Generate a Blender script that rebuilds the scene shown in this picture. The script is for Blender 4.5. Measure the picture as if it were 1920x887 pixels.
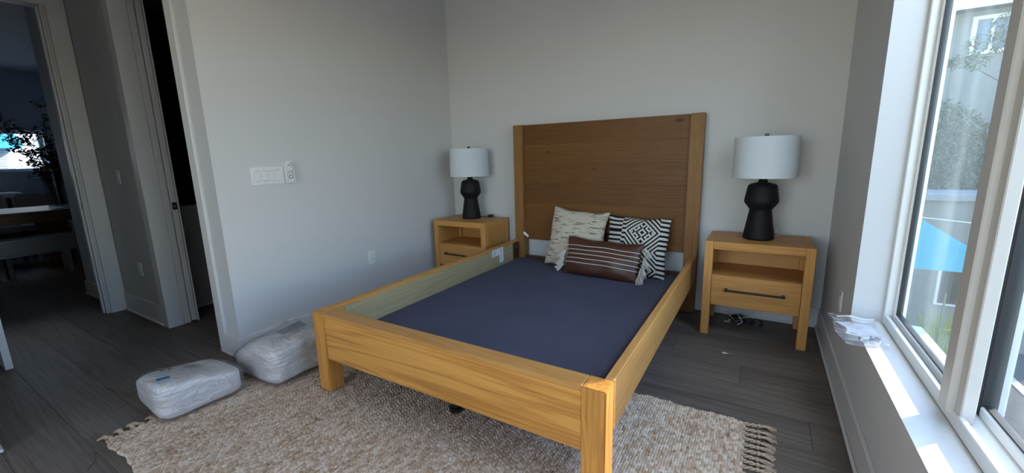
import bpy, bmesh, math, random
import numpy as np
from mathutils import Vector, Matrix

random.seed(7)
for o in list(bpy.data.objects):
    bpy.data.objects.remove(o, do_unlink=True)
SC = bpy.context.scene
COL = SC.collection

# ---------------------------------------------------------------- camera
F_PX, YAW, PIT, ROL = 775.5746, 0.546878, 0.190934, -0.025610
CAM_POS = Vector((2.86529, -3.52815, 1.26623))
fw = Vector((-math.sin(YAW) * math.cos(PIT), math.cos(YAW) * math.cos(PIT), -math.sin(PIT)))
r0 = Vector((math.cos(YAW), math.sin(YAW), 0)); u0 = r0.cross(fw)
rt = math.cos(ROL) * r0 + math.sin(ROL) * u0
up = -math.sin(ROL) * r0 + math.cos(ROL) * u0
cd = bpy.data.cameras.new('camera'); cam = bpy.data.objects.new('camera', cd); COL.objects.link(cam)
cd.sensor_width = 36.0; cd.sensor_fit = 'HORIZONTAL'; cd.lens = F_PX / 1920 * 36.0; cd.clip_start = 0.02
M = Matrix((rt, up, -fw)).transposed().to_4x4(); M.translation = CAM_POS
cam.matrix_world = M
SC.camera = cam

# ---------------------------------------------------------------- world, sun, exposure
w = bpy.data.worlds.new('world'); SC.world = w; w.use_nodes = True
nt = w.node_tree; nt.nodes.clear()
sky = nt.nodes.new('ShaderNodeTexSky'); sky.sky_type = 'NISHITA'; sky.sun_disc = False
sky.sun_elevation = math.radians(27); sky.sun_rotation = math.radians(45)
sky.air_density = 1.0; sky.dust_density = 0.3; sky.ozone_density = 3.0
bg = nt.nodes.new('ShaderNodeBackground'); bg.inputs['Strength'].default_value = 0.78
ow = nt.nodes.new('ShaderNodeOutputWorld')
nt.links.new(sky.outputs[0], bg.inputs[0]); nt.links.new(bg.outputs[0], ow.inputs[0])
EL = math.radians(27); SUN_DIR = Vector((math.cos(EL) * .7071, math.cos(EL) * .7071, math.sin(EL)))
sl = bpy.data.lights.new('sun', 'SUN'); sl.energy = 7.0; sl.angle = math.radians(0.6); sl.color = (1.0, .93, .82)
def fill_light(name, loc, dirv, sx, sy, watts, col):
    a = bpy.data.lights.new(name, 'AREA'); a.shape = 'RECTANGLE'; a.size = sx; a.size_y = sy; a.energy = watts; a.color = col
    o = bpy.data.objects.new(name, a); COL.objects.link(o); o.location = loc
    o.rotation_euler = Vector(dirv).to_track_quat('-Z', 'Y').to_euler(); return o
# added area lights standing in for daylight, outside the rear and side windows
fill_light('fill_light_rear', (1.8, -5.80, 1.43), (0, 1, 0), 2.1, 1.9, 24, (1.0, .94, .86))
fill_light('fill_light_side', (3.80, -1.95, 2.95), (-.78, 0, -.62), 1.8, .8, 68, (.70, .85, 1.0))
so = bpy.data.objects.new('sun', sl); COL.objects.link(so)
so.rotation_euler = SUN_DIR.to_track_quat('Z', 'Y').to_euler(); so.location = (8, 5, 8)
SC.view_settings.view_transform = 'Standard'; SC.view_settings.look = 'None'
SC.view_settings.exposure = 0.35; SC.view_settings.gamma = 1.0
SC.view_settings.use_curve_mapping = False

# ---------------------------------------------------------------- helpers
def new_bm(): return bmesh.new()

def box(bm, x0, x1, y0, y1, z0, z1, bev=0.0, seg=1):
    b = bmesh.new() if bev > 0 else bm
    vs = [b.verts.new((x, y, z)) for x in (x0, x1) for y in (y0, y1) for z in (z0, z1)]
    for f in ((0, 1, 3, 2), (4, 6, 7, 5), (0, 4, 5, 1), (2, 3, 7, 6), (0, 2, 6, 4), (1, 5, 7, 3)):
        b.faces.new([vs[i] for i in f])
    if bev > 0:
        bmesh.ops.bevel(b, geom=b.edges[:], offset=bev, segments=seg, affect='EDGES', clamp_overlap=True)
        me = bpy.data.meshes.new('tmp'); b.to_mesh(me); b.free(); bm.from_mesh(me); bpy.data.meshes.remove(me)
    return bm

def lathe(bm, prof, n=48, cx=0, cy=0, cap_bot=True, cap_top=True):
    rings = []
    for r, z in prof:
        rings.append([bm.verts.new((cx + r * math.cos(2 * math.pi * i / n), cy + r * math.sin(2 * math.pi * i / n), z)) for i in range(n)])
    for a, b in zip(rings, rings[1:]):
        for i in range(n):
            bm.faces.new((a[i], a[(i + 1) % n], b[(i + 1) % n], b[i]))
    if cap_bot: bm.faces.new(rings[0][::-1])
    if cap_top: bm.faces.new(rings[-1])
    return bm

def tube(bm, pts, r, n=6, closed=False, radii=None):
    pts = [Vector(p) for p in pts]; rings = []
    N = len(pts)
    for i, p in enumerate(pts):
        t = (pts[min(i + 1, N - 1)] - pts[max(i - 1, 0)])
        t = t.normalized() if t.length > 1e-9 else Vector((0, 0, 1))
        a = t.orthogonal().normalized() if i == 0 else (prev - t * prev.dot(t)).normalized()
        prev = a; b = t.cross(a)
        rr = float(radii[i]) if radii is not None else float(r)
        rings.append([bm.verts.new(p + rr * (math.cos(2 * math.pi * k / n) * a + math.sin(2 * math.pi * k / n) * b)) for k in range(n)])
    for a, b in zip(rings, rings[1:]):
        for k in range(n): bm.faces.new((a[k], a[(k + 1) % n], b[(k + 1) % n], b[k]))
    bm.faces.new(rings[0][::-1]); bm.faces.new(rings[-1])
    return bm

def prism(bm, poly, axis, a, b):
    """extrude 2D polygon along axis between a and b; poly in the two other axes in order"""
    def P(u, v, t): return {'X': (t, u, v), 'Y': (u, t, v), 'Z': (u, v, t)}[axis]
    A = [bm.verts.new(P(u, v, a)) for u, v in poly]; B = [bm.verts.new(P(u, v, b)) for u, v in poly]
    n = len(poly)
    bm.faces.new(A[::-1]); bm.faces.new(B)
    for i in range(n): bm.faces.new((A[i], A[(i + 1) % n], B[(i + 1) % n], B[i]))
    return bm

def obj(name, bm, mat, parent=None, smooth=False, world=True, angle=35):
    """link bm as ONE mesh object. With parent and world=True the bm is in world coordinates."""
    bmesh.ops.recalc_face_normals(bm, faces=bm.faces[:])
    if parent is not None and world:
        bmesh.ops.translate(bm, vec=-wloc(parent), verts=bm.verts[:])
    me = bpy.data.meshes.new(name); bm.to_mesh(me); bm.free()
    if mat is not None: me.materials.append(mat)
    if smooth:
        me.polygons.foreach_set('use_smooth', [True] * len(me.polygons))
        try: me.set_sharp_from_angle(angle=math.radians(angle))
        except Exception: pass
    o = bpy.data.objects.new(name, me); COL.objects.link(o)
    if parent is not None: o.parent = parent
    return o

def wloc(o):
    v = Vector((0, 0, 0))
    while o is not None:
        v += o.location; o = o.parent
    return v

def thing(name, label, cat, loc=(0, 0, 0), group=None, rot=(0, 0, 0)):
    o = bpy.data.objects.new(name, None); COL.objects.link(o); o.empty_display_size = .05
    o.location = loc; o.rotation_euler = rot; o['label'] = label; o['category'] = cat
    if group: o['group'] = group
    return o

def tag(o, label, cat, group=None):
    o['label'] = label; o['category'] = cat
    if group: o['group'] = group
    return o

def struct(name, bm, mat, parent=None, label=None):
    o = obj(name, bm, mat, parent)
    if parent is None: o['kind'] = 'structure'
    if label: o['label'] = label
    return o

def bx(*a, **k): return box(new_bm(), *a, **k)

def copy_tree(o, parent=None):
    c = o.copy(); COL.objects.link(c); c.parent = parent
    for ch in list(o.children): copy_tree(ch, c)
    return c

# ---------------------------------------------------------------- materials
class NT:
    def __init__(s, name):
        s.m = bpy.data.materials.new(name); s.m.use_nodes = True; s.t = s.m.node_tree
        s.t.nodes.clear(); s.out = s.n('ShaderNodeOutputMaterial')
    def n(s, typ, **kw):
        x = s.t.nodes.new(typ)
        for k, v in kw.items(): setattr(x, k, v)
        return x
    def l(s, a, b): s.t.links.new(a, b)
    def math(s, op, a, b=None, c=None):
        x = s.n('ShaderNodeMath', operation=op)
        for i, v in enumerate((a, b, c)):
            if v is None: continue
            if isinstance(v, (int, float)): x.inputs[i].default_value = v
            else: s.l(v, x.inputs[i])
        return x.outputs[0]
    def ramp(s, fac, stops, interp='LINEAR'):
        x = s.n('ShaderNodeValToRGB'); cr = x.color_ramp; cr.interpolation = interp
        while len(cr.elements) < len(stops): cr.elements.new(.5)
        for e, (p, c) in zip(cr.elements, stops):
            e.position = p; e.color = (*c, 1) if len(c) == 3 else c
        s.l(fac, x.inputs[0]); return x.outputs[0]
    def mix(s, fac, a, b, blend='MIX'):
        x = s.n('ShaderNodeMix', data_type='RGBA', blend_type=blend)
        for i, v in ((0, fac), (6, a), (7, b)):
            if isinstance(v, (int, float)): x.inputs[i].default_value = v
            elif isinstance(v, tuple): x.inputs[i].default_value = (*v, 1) if len(v) == 3 else v
            else: s.l(v, x.inputs[i])
        return x.outputs[2]
    def noise(s, vec=None, scale=5, detail=4, rough=.5, dist=0):
        x = s.n('ShaderNodeTexNoise'); x.inputs['Scale'].default_value = scale; x.inputs['Detail'].default_value = detail
        x.inputs['Roughness'].default_value = rough; x.inputs['Distortion'].default_value = dist
        if vec is not None: s.l(vec, x.inputs['Vector'])
        return x.outputs['Fac']
    def mapping(s, vec, scale=(1, 1, 1), loc=(0, 0, 0)):
        x = s.n('ShaderNodeMapping'); x.inputs['Scale'].default_value = scale; x.inputs['Location'].default_value = loc
        s.l(vec, x.inputs['Vector']); return x.outputs[0]
    def bump(s, h, strength=.3, dist=.002):
        x = s.n('ShaderNodeBump'); x.inputs['Strength'].default_value = strength; x.inputs['Distance'].default_value = dist
        s.l(h, x.inputs['Height']); return x.outputs[0]
    def pbsdf(s, col, rough=.5, normal=None, metal=0, spec=.5, **kw):
        x = s.n('ShaderNodeBsdfPrincipled')
        for key, v in (('Base Color', col), ('Roughness', rough), ('Metallic', metal), ('Specular IOR Level', spec)):
            if isinstance(v, (int, float)): x.inputs[key].default_value = v
            elif isinstance(v, tuple): x.inputs[key].default_value = (*v, 1)
            else: s.l(v, x.inputs[key])
        for k, v in kw.items(): x.inputs[k].default_value = v
        if normal is not None: s.l(normal, x.inputs['Normal'])
        s.l(x.outputs[0], s.out.inputs[0]); return x

def mat_plain(name, col, rough=.5, var=.05, scale=30, bump=0.0, bdist=.001, metal=0, spec=.5):
    k = NT(name); tc = k.n('ShaderNodeTexCoord').outputs['Object']
    nz = k.noise(tc, scale, 4)
    lo = tuple(c * (1 - var) for c in col); hi = tuple(min(1, c * (1 + var)) for c in col)
    c = k.ramp(nz, [(.3, lo), (.7, hi)])
    nrm = k.bump(nz, bump, bdist) if bump else None
    k.pbsdf(c, rough, nrm, metal, spec); return k.m

def mat_wood(name, axis, dark, mid, light, rough=.45, knots=False, scale=1.0, contrast=1.0, spec=.25):
    k = NT(name); tc = k.n('ShaderNodeTexCoord').outputs['Object']
    rnd = k.n('ShaderNodeObjectInfo').outputs['Random']
    off = k.n('ShaderNodeCombineXYZ')
    k.l(k.math('MULTIPLY', rnd, 13.7), off.inputs[0]); k.l(k.math('MULTIPLY', rnd, 7.3), off.inputs[1]); k.l(k.math('MULTIPLY', rnd, 9.1), off.inputs[2])
    ad = k.n('ShaderNodeVectorMath', operation='ADD'); k.l(tc, ad.inputs[0]); k.l(off.outputs[0], ad.inputs[1]); v = ad.outputs[0]
    def st(a, lo, hi): return {'X': (lo, hi, hi), 'Y': (hi, lo, hi), 'Z': (hi, hi, lo)}[a]
    n1 = k.noise(k.mapping(v, st(axis, .8 * scale, 11 * scale)), 1.0, 3, .5, .6)      # broad cathedral figure
    fig = k.math('SINE', k.math('MULTIPLY', n1, 46))
    n2 = k.noise(k.mapping(v, st(axis, 3.5 * scale, 150 * scale)), 1.0, 4, .6)       # fine pores
    n3 = k.noise(k.mapping(v, st(axis, .5, 3)), 1.0, 2)
    f = k.math('ADD', k.math('MULTIPLY', fig, .055 * contrast), k.math('MULTIPLY', n2, .55))
    f = k.math('ADD', f, k.math('MULTIPLY', n3, .35))
    f = k.math('ADD', f, k.math('MULTIPLY', k.math('SUBTRACT', rnd, .5), .12))
    c = k.ramp(f, [(.25, dark), (.47, mid), (.72, light)])
    if knots:
        vo = k.n('ShaderNodeTexVoronoi'); vo.inputs['Scale'].default_value = 1.0
        k.l(k.mapping(v, st(axis, 2.3, 5.0)), vo.inputs['Vector'])
        d = k.math('ADD', vo.outputs['Distance'], k.math('MULTIPLY', k.math('SUBTRACT', n2, .5), .05))
        kn = k.ramp(d, [(.035, (1, 1, 1)), (.10, (0, 0, 0))])
        c = k.mix(kn, c, tuple(x * .35 for x in dark))
    nrm = k.bump(n2, .15, .0008)
    k.pbsdf(c, rough, nrm, 0, spec); return k.m

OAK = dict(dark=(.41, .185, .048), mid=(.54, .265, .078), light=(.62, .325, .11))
FOOT_LIT = dict(dark=(.36, .15, .032), mid=(.64, .295, .066), light=(.73, .37, .098))  # same oak, the stronger warm light at the foot put into the colour
POST_DIM = dict(dark=(.19, .085, .026), mid=(.25, .120, .038), light=(.30, .155, .055))  # same oak again, darkened for the weaker light far from the camera
W_P = mat_wood('oak_post_dim', 'Z', **POST_DIM)
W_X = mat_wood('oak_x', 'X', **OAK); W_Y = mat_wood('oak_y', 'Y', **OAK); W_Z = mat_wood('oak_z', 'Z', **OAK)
HB = dict(dark=(.115, .046, .010), mid=(.155, .064, .015), light=(.195, .088, .023))  # darker panel oak, with the dim light at the headboard also in its tone
W_HB = mat_wood('oak_headboard_dim', 'X', **HB, knots=True)
W_DR = mat_wood('oak_drawer', 'X', **OAK, knots=True)
W_FOOT = mat_wood('oak_footboard_lit', 'X', **FOOT_LIT, contrast=1.9, scale=.8)
W_FLEG = mat_wood('oak_front_leg_lit', 'Z', **FOOT_LIT)
PLY = mat_wood('unfinished_ply', 'Y', (.30, .24, .13), (.40, .325, .185), (.47, .39, .235), rough=.7, contrast=.5)
W_DK = mat_wood('dark_rail_wood', 'X', (.045, .02, .01), (.075, .035, .016), (.1, .05, .022))
FLOOR = mat_wood('floor_plank_wood', 'X', (.085, .070, .058), (.155, .131, .111), (.225, .195, .168), rough=.45, contrast=.9, spec=.2, scale=.7)
FLOOR_BASE = mat_plain('floor_underlay', (.02, .018, .016), .9)
TABLE_W = mat_wood('dining_oak', 'Y', (.12, .07, .035), (.19, .115, .06), (.26, .165, .09))

def mat_wall(name, col):
    k = NT(name); tc = k.n('ShaderNodeTexCoord').outputs['Object']
    n = k.noise(tc, 140, 3); n2 = k.noise(tc, 1.3, 2)
    c = k.ramp(n2, [(.3, tuple(x * .985 for x in col)), (.7, col)])
    k.pbsdf(c, .62, k.bump(n, .12, .0012), 0, .35); return k.m
WALL = mat_wall('wall_paint', (.605, .605, .605))
TRIM = mat_plain('trim_paint', (.68, .675, .665), .35, .01, 5)
CEIL = mat_wall('ceiling_paint', (.78, .77, .75))
UNLIT_WALL = mat_plain('closet_unlit_dark', (.015, .015, .018), .8)  # near-black colour stands in for the unlit space behind the half wall
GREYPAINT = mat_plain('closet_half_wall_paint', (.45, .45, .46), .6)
DINWALL = mat_wall('dining_paint', (.60, .65, .72))
VINYL = mat_plain('window_vinyl_white', (.80, .80, .78), .3, .01)
VINYL_T = mat_plain('window_vinyl_taupe', (.58, .545, .50), .4, .02)
GASKET = mat_plain('window_gasket_black', (.018, .018, .02), .5)
PLASTIC = mat_plain('white_plastic', (.74, .74, .73), .3, .01)
PLASTIC_D = mat_plain('plate_slot_dark', (.12, .12, .125), .5)
PLASTIC_G = mat_plain('switch_gap_grey', (.38, .38, .39), .5)
BLACK = mat_plain('lamp_black_ceramic', (.006, .006, .007), .6, .15, 60, .15, spec=.25)
BLACKM = mat_plain('black_metal', (.012, .012, .013), .38, .05, 40)
STEEL = mat_plain('latch_nickel', (.30, .29, .28), .3, .05, 40, metal=1)
PLATF = NT('platform_fabric')
_tc = PLATF.n('ShaderNodeTexCoord').outputs['Object']
_n = PLATF.noise(_tc, 900, 2); _n2 = PLATF.noise(_tc, 3, 4)
PLATF.pbsdf(PLATF.ramp(_n2, [(.3, (.082, .087, .132)), (.7, (.096, .101, .154))]), .85, PLATF.bump(_n, .25, .0006), 0, .25)
PLATF = PLATF.m
SHADE = NT('lamp_shade_linen')
_tc = SHADE.n('ShaderNodeTexCoord').outputs['Object']
_n = SHADE.noise(SHADE.mapping(_tc, (300, 300, 60)), 1, 2)
_d = SHADE.n('ShaderNodeBsdfDiffuse'); _d.inputs[0].default_value = (.80, .85, .88, 1)
_t = SHADE.n('ShaderNodeBsdfTranslucent'); _t.inputs[0].default_value = (.82, .87, .90, 1)
_mx = SHADE.n('ShaderNodeMixShader'); _mx.inputs[0].default_value = .3
SHADE.l(SHADE.bump(_n, .15, .0006), _d.inputs['Normal'])
SHADE.l(_d.outputs[0], _mx.inputs[1]); SHADE.l(_t.outputs[0], _mx.inputs[2]); SHADE.l(_mx.outputs[0], SHADE.out.inputs[0])
SHADE = SHADE.m

# ================================================================= STRUCTURE
XR, ZC = 3.284, 2.90              # right wall plane, ceiling
YH, XD = -2.29, -1.98             # hall wall plane, dining doorway wall
XO = 3.48                         # outer face of the right wall
fl = struct('floor', bx(-8.3, XR + .28, -5.6, .2, -.2, -.012), FLOOR_BASE)
# planks: seams along X, each a piece of the floor
PW = .222
y = -5.52
row = 0
seam0 = -.878 % PW
y = -5.6 + ((-.878 + 5.6) % PW)
rng = random.Random(3)
while y < -.02:
    L = 1.52
    x = -8.3 + (rng.random()) * L - L
    if abs(y - (-1.10)) < .12:
        x = 2.836 - 10 * L
    y1 = min(y + PW, .03)
    while x < XR:
        a, b = max(x, -6.6), min(x + L, XR + .02)
        if b - a > .05 and (a < XR) and not (y1 < -3.6 and a < -2.2):
            bm = new_bm(); e = .0010
            vs = []
            for (zz, d) in ((-.012, 0.0006), (-.0011, .0006), (0, e)):
                vs.append([bm.verts.new(p) for p in ((a + d, y + d, zz), (b - d, y + d, zz), (b - d, y1 - d, zz), (a + d, y1 - d, zz))])
            for A, B in zip(vs, vs[1:]):
                for i in range(4): bm.faces.new((A[i], A[(i + 1) % 4], B[(i + 1) % 4], B[i]))
            bm.faces.new(vs[2])
            obj('plank', bm, FLOOR, fl)
        x += L
    y = y1 if y1 < .03 else 1

# walls
struct('wall_back', bx(-.2, XO, 0, .15, 0, ZC), WALL)
struct('wall_left', bx(-.2, 0, YH + .2, -.0, 0, ZC), WALL)
struct('ceiling', bx(-8.3, XO, -5.6, .15, ZC, ZC + .1), CEIL)
WY0, WY1, WZ0, WZ1 = -3.05, -1.03, .445, 2.42
wr = new_bm()
box(wr, XR, XO, WY1, 0, 0, ZC); box(wr, XR, XO, -5.6, WY0, 0, ZC)
box(wr, XR, XO, WY0, WY1, 0, WZ0 - .002); box(wr, XR, XO, WY0, WY1, WZ1, ZC)
struct('wall_right', wr, WALL)
wf = new_bm()      # wall behind the camera, window opening added to let light in
box(wf, -.2, .7, -5.75, -5.6, 0, ZC); box(wf, 2.9, XO, -5.75, -5.6, 0, ZC)
box(wf, .7, 2.9, -5.75, -5.6, 0, .45); box(wf, .7, 2.9, -5.75, -5.6, 2.42, ZC)
struct('wall_front', wf, WALL)
# hall wall with the pocket door opening (front skin and back skin with a cavity between)
JL, JR, DH = -1.06, -.24, 2.44
h = new_bm()
box(h, XD, JL - .024, YH, -2.20, 0, ZC); box(h, JR + .02, 0, YH, -2.20, 0, ZC); box(h, JL, JR, YH, -2.20, DH, ZC)
box(h, -2.96, JL - .024, -2.115, -2.10, 0, ZC); box(h, JR + .02, 0, -2.20, -2.09, 0, ZC); box(h, JL, JR, -2.115, -2.10, DH, ZC)
struct('wall_hall', h, WALL)
dw = new_bm()
box(dw, XD - .12, XD, -2.42, YH, 0, ZC); box(dw, XD - .12, XD, -3.45, -3.24, 0, ZC); box(dw, XD - .12, XD, -3.24, -2.42, 2.51, ZC)
struct('wall_doorway', dw, WALL)
struct('wall_entry', bx(XD, -.02, -3.50, -3.34, 0, ZC), WALL)
struct('wall_entry_corner', bx(-.17, -.02, -5.6, -3.50, 0, ZC), WALL)
# closet behind pocket door
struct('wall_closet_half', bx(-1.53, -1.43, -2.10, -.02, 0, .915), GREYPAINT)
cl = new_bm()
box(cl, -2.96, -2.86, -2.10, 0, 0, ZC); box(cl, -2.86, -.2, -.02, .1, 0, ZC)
struct('wall_closet', cl, UNLIT_WALL)
struct('wall_closet_side', bx(-2.86, -2.84, -2.09, -.03, 0, ZC), UNLIT_WALL)
# dining room
struct('wall_dining_side', bx(-2.96, XD - .12, -2.31, -2.20, 0, ZC), mat_wall('dining_side_paint', (.6, .62, .66)))
dn = new_bm()
box(dn, -8.3, -8.0, -5.6, -3.9, 0, ZC); box(dn, -8.3, -8.0, -1.38, .1, 0, ZC)
box(dn, -8.3, -8.0, -3.9, -1.38, 0, 1.225); box(dn, -8.3, -8.0, -3.9, -1.38, 1.91, ZC)
struct('wall_dining_far', dn, DINWALL)
struct('wall_dining_end', bx(-8.0, -2.96, .0, .12, 0, ZC), DINWALL)
struct('wall_dining_front', bx(-8.0, XD - .12, -5.7, -5.6, 0, ZC), DINWALL)
struct('wall_dining_partition', bx(XD - .12, -.17, -5.6, -5.5, 0, ZC), DINWALL)

# baseboards with shoe moulding
def baseboard(name, segs, hgt=.142):
    b = new_bm(); s = new_bm()
    for (x0, x1, y0, y1, nx, ny) in segs:
        # wall line from (x0,y0) to (x1,y1), normal (nx,ny)
        t, t2 = .014, .028
        if nx:
            xa, xb = sorted((x0, x0 + nx * t)); box(b, xa, xb, min(y0, y1), max(y0, y1), 0.001, hgt, .002)
            xa, xb = sorted((x0 + nx * t, x0 + nx * t2)); box(s, xa, xb, min(y0, y1), max(y0, y1), 0.001, .02, .005)
        else:
            ya, yb = sorted((y0, y0 + ny * t)); box(b, min(x0, x1), max(x0, x1), ya, yb, 0.001, hgt, .002)
            ya, yb = sorted((y0 + ny * t, y0 + ny * t2)); box(s, min(x0, x1), max(x0, x1), ya, yb, 0.001, .02, .005)
    o = struct(name, b, TRIM); obj('shoe_moulding', s, TRIM, o); return o
baseboard('baseboard_back', [(.0, XR, 0, 0, 0, -1)])
baseboard('baseboard_left', [(0, 0, YH - .014, -.015, 1, 0)])
baseboard('baseboard_stub', [(-.15, .0, YH, YH, 0, -1)])
baseboard('baseboard_right', [(XR, XR, -5.58, -.015, -1, 0)])
baseboard('baseboard_hall', [(XD + .002, -1.165, YH, YH, 0, -1)], .16)
baseboard('baseboard_entry', [(XD + .03, 0.0, -3.34, -3.34, 0, 1)])
baseboard('baseboard_corner', [(-.02, -.02, -5.58, -3.34, 1, 0)])
baseboard('baseboard_dining', [(-2.975, XD - .13, -2.31, -2.31, 0, -1)])
baseboard('baseboard_closet', [(-1.43, -1.43, -2.09, -.05, 1, 0)], .0215)

# casings and jambs
t = new_bm()
box(t, -1.165, -1.085, YH - .02, YH, 0.001, DH + .08, .002)
box(t, JR, JR + .085, YH - .02, YH, 0.001, DH + .08, .002)
box(t, -1.085, JR, YH - .02, YH, DH - .002, DH + .08, .002)
struct('trim_1', t, TRIM)
j = new_bm()      # split jamb of the pocket door
box(j, -1.085, JL, YH - .022, -2.206, 0.001, DH, .002)
box(j, -1.085, JL - .004, -2.206, -2.160, 0.001, DH, .003)
box(j, -1.085, JL, -2.116, -2.104, 0.001, DH, .002)
box(j, JR - .0, JR + .02, YH + .001, -2.088, 0.001, DH, .002)
struct('trim_2', j, TRIM)
t = new_bm()      # dining doorway casing and jamb
box(t, XD, XD + .02, -2.405, -2.296, 0.001, 2.60, .002)
box(t, XD, XD + .02, -3.24, -2.405, 2.495, 2.60, .002)
box(t, XD, XD + .02, -3.33, -3.235, 0.001, 2.60, .002)
struct('trim_3', t, TRIM)
t = new_bm()
box(t, XD - .125, XD - .001, -2.435, -2.4205, 0.001, 2.51, .002)
box(t, XD - .075, XD - .035, -2.449, -2.435, 0.001, 2.49, .003)
box(t, XD - .125, XD - .001, -3.24, -2.435, 2.495, 2.512, .002)
box(t, XD - .125, XD - .001, -3.24, -3.225, 0.001, 2.495, .002)
struct('trim_4', t, TRIM)
t = new_bm(); box(t, XD - .03, XD - .006, -2.4385, -2.4355, .918, .98, .001); box(t, XD - .022, XD - .012, -2.4392, -2.438, .935, .962, 0)
tag(obj('strike_plate', t, STEEL), 'small metal strike plate on the dining doorway jamb', 'strike plate')

# doors
d2 = struct('door_2', bx(-1.90, JL + .004, -2.155, -2.120, .012, DH - .01, .002), TRIM)
k_ = new_bm(); box(k_, JL + .004, JL + .008, -2.1535, -2.1215, .925, .982, .002)
lp = obj('latch_plate', k_, BLACKM, d2)
k_ = new_bm(); lathe(k_, [(.010, 0), (.010, .004), (.004, .006)], 16)
bmesh.ops.rotate(k_, verts=k_.verts[:], cent=(0, 0, 0), matrix=Matrix.Rotation(math.pi / 2, 3, 'Y'))
bmesh.ops.translate(k_, verts=k_.verts[:], vec=(JL + .008, -2.1375, .953)); obj('latch_button', k_, STEEL, lp, True)
d1 = struct('door_1', bx(-1.94, -1.145, -3.135, -3.10, .018, 2.44, .002), TRIM)
for side, yy in ((1, -3.10), (-1, -3.135)):
    hb = new_bm(); lathe(hb, [(.028, 0), (.028, .008), (.012, .01), (.012, .045)], 20)
    bmesh.ops.rotate(hb, verts=hb.verts[:], cent=(0, 0, 0), matrix=Matrix.Rotation(-side * math.pi / 2, 3, 'X'))
    bmesh.ops.translate(hb, verts=hb.verts[:], vec=(-1.21, yy, .95))
    box(hb, -1.32, -1.20, yy + side * .038 - .006, yy + side * .038 + .006, .942, .958, .003)
    obj('door_handle', hb, BLACKM, d1, True)

# ---------------------------------------------------------------- window_1
def mat_glass(name, dirt=.25):
    k = NT(name); tc = k.n('ShaderNodeTexCoord').outputs['Object']
    tr = k.n('ShaderNodeBsdfTransparent'); tr.inputs[0].default_value = (.968, .973, .972, 1)
    gl = k.n('ShaderNodeBsdfGlossy'); gl.inputs['Roughness'].default_value = .02; gl.inputs[0].default_value = (.9, 1, 1, 1)
    lw = k.n('ShaderNodeLayerWeight'); lw.inputs[0].default_value = .5; fr_ = k.math('ADD', .03, k.math('MULTIPLY', k.math('POWER', lw.outputs['Facing'], 5.0), .4))
    m1 = k.n('ShaderNodeMixShader'); k.l(fr_, m1.inputs[0]); k.l(tr.outputs[0], m1.inputs[1]); k.l(gl.outputs[0], m1.inputs[2])
    df = k.n('ShaderNodeBsdfDiffuse'); df.inputs[0].default_value = (.72, .80, .80, 1)
    tl = k.n('ShaderNodeBsdfTranslucent'); tl.inputs[0].default_value = (.72, .82, .82, 1)
    dd = k.n('ShaderNodeMixShader'); dd.inputs[0].default_value = .6; k.l(df.outputs[0], dd.inputs[1]); k.l(tl.outputs[0], dd.inputs[2])
    broad = k.noise(k.mapping(tc, (1, 9, .8)), 1.0, 3)
    drip = k.noise(k.mapping(tc, (1, 75, 1.3)), 1.0, 3, .6, .1)
    spot = k.noise(tc, 55, 2)
    a = k.math('MULTIPLY', k.ramp(broad, [(.42, (0, 0, 0)), (.75, (1, 1, 1))]), dirt)
    b = k.math('MULTIPLY', k.ramp(drip, [(.66, (0, 0, 0)), (.74, (1, 1, 1))]), dirt * 1.3)
    c = k.math('MULTIPLY', k.ramp(spot, [(.72, (0, 0, 0)), (.78, (1, 1, 1))]), dirt * .8)
    f = k.math('ADD', k.math('MAXIMUM', a, k.math('MAXIMUM', b, c)), dirt * .22)
    m2 = k.n('ShaderNodeMixShader'); k.l(f, m2.inputs[0]); k.l(m1.outputs[0], m2.inputs[1]); k.l(dd.outputs[0], m2.inputs[2])
    k.l(m2.outputs[0], k.out.inputs[0]); return k.m
GLASS = mat_glass('window_glass_streaked', .07)
GLASS2 = mat_glass('window_glass', .04)
wfm = new_bm()
box(wfm, 3.40, 3.476, WY1 - .025, WY1, WZ0, WZ1, .003)               # near jamb (far end of wall)
box(wfm, 3.40, 3.476, WY0, WY0 + .025, WZ0, WZ1, .003)
box(wfm, 3.40, 3.418, WY0 + .025, WY1 - .025, WZ0 + .001, .492, .003)  # lip of the bottom track
box(wfm, 3.418, 3.476, WY0 + .025, WY1 - .025, WZ0 + .001, .472, .002)
box(wfm, 3.40, 3.476, WY0 + .025, WY1 - .025, WZ1 - .045, WZ1, .003)
w1 = struct('window_1', wfm, VINYL)
struct('sill', bx(XR, 3.40, WY0, WY1, WZ0 - .0015, WZ0, 0), mat_plain('sill_paint', (.78, .78, .77), .32, .01), w1)
def sash(ya, yb, xg, gm, wdt=.022):
    s = new_bm()
    box(s, xg - .017, xg + .017, yb - wdt, yb, .474, WZ1 - .046, .003)
    box(s, xg - .017, xg + .017, ya, ya + wdt, .474, WZ1 - .046, .003)
    box(s, xg - .017, xg + .017, ya + wdt, yb - wdt, .474, .505, .003)
    box(s, xg - .017, xg + .017, ya + wdt, yb - wdt, WZ1 - .075, WZ1 - .046, .003)
    o = obj('sash', s, VINYL, w1)
    g = new_bm()
    box(g, xg - .010, xg + .010, yb - wdt - .008, yb - wdt + .001, .505, WZ1 - .075); box(g, xg - .010, xg + .010, ya + wdt - .001, ya + wdt + .008, .505, WZ1 - .075)
    box(g, xg - .010, xg + .010, ya + wdt, yb - wdt, .503, .511)
    obj('gasket', g, GASKET, o)
    obj('pane', bx(xg - .003, xg + .003, ya + wdt, yb - wdt, .505, WZ1 - .075), gm, o)
sash(-1.85, WY1 - .026, 3.446, GLASS)
sash(WY0 + .026, -1.80, 3.484, GLASS2, .03)
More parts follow.
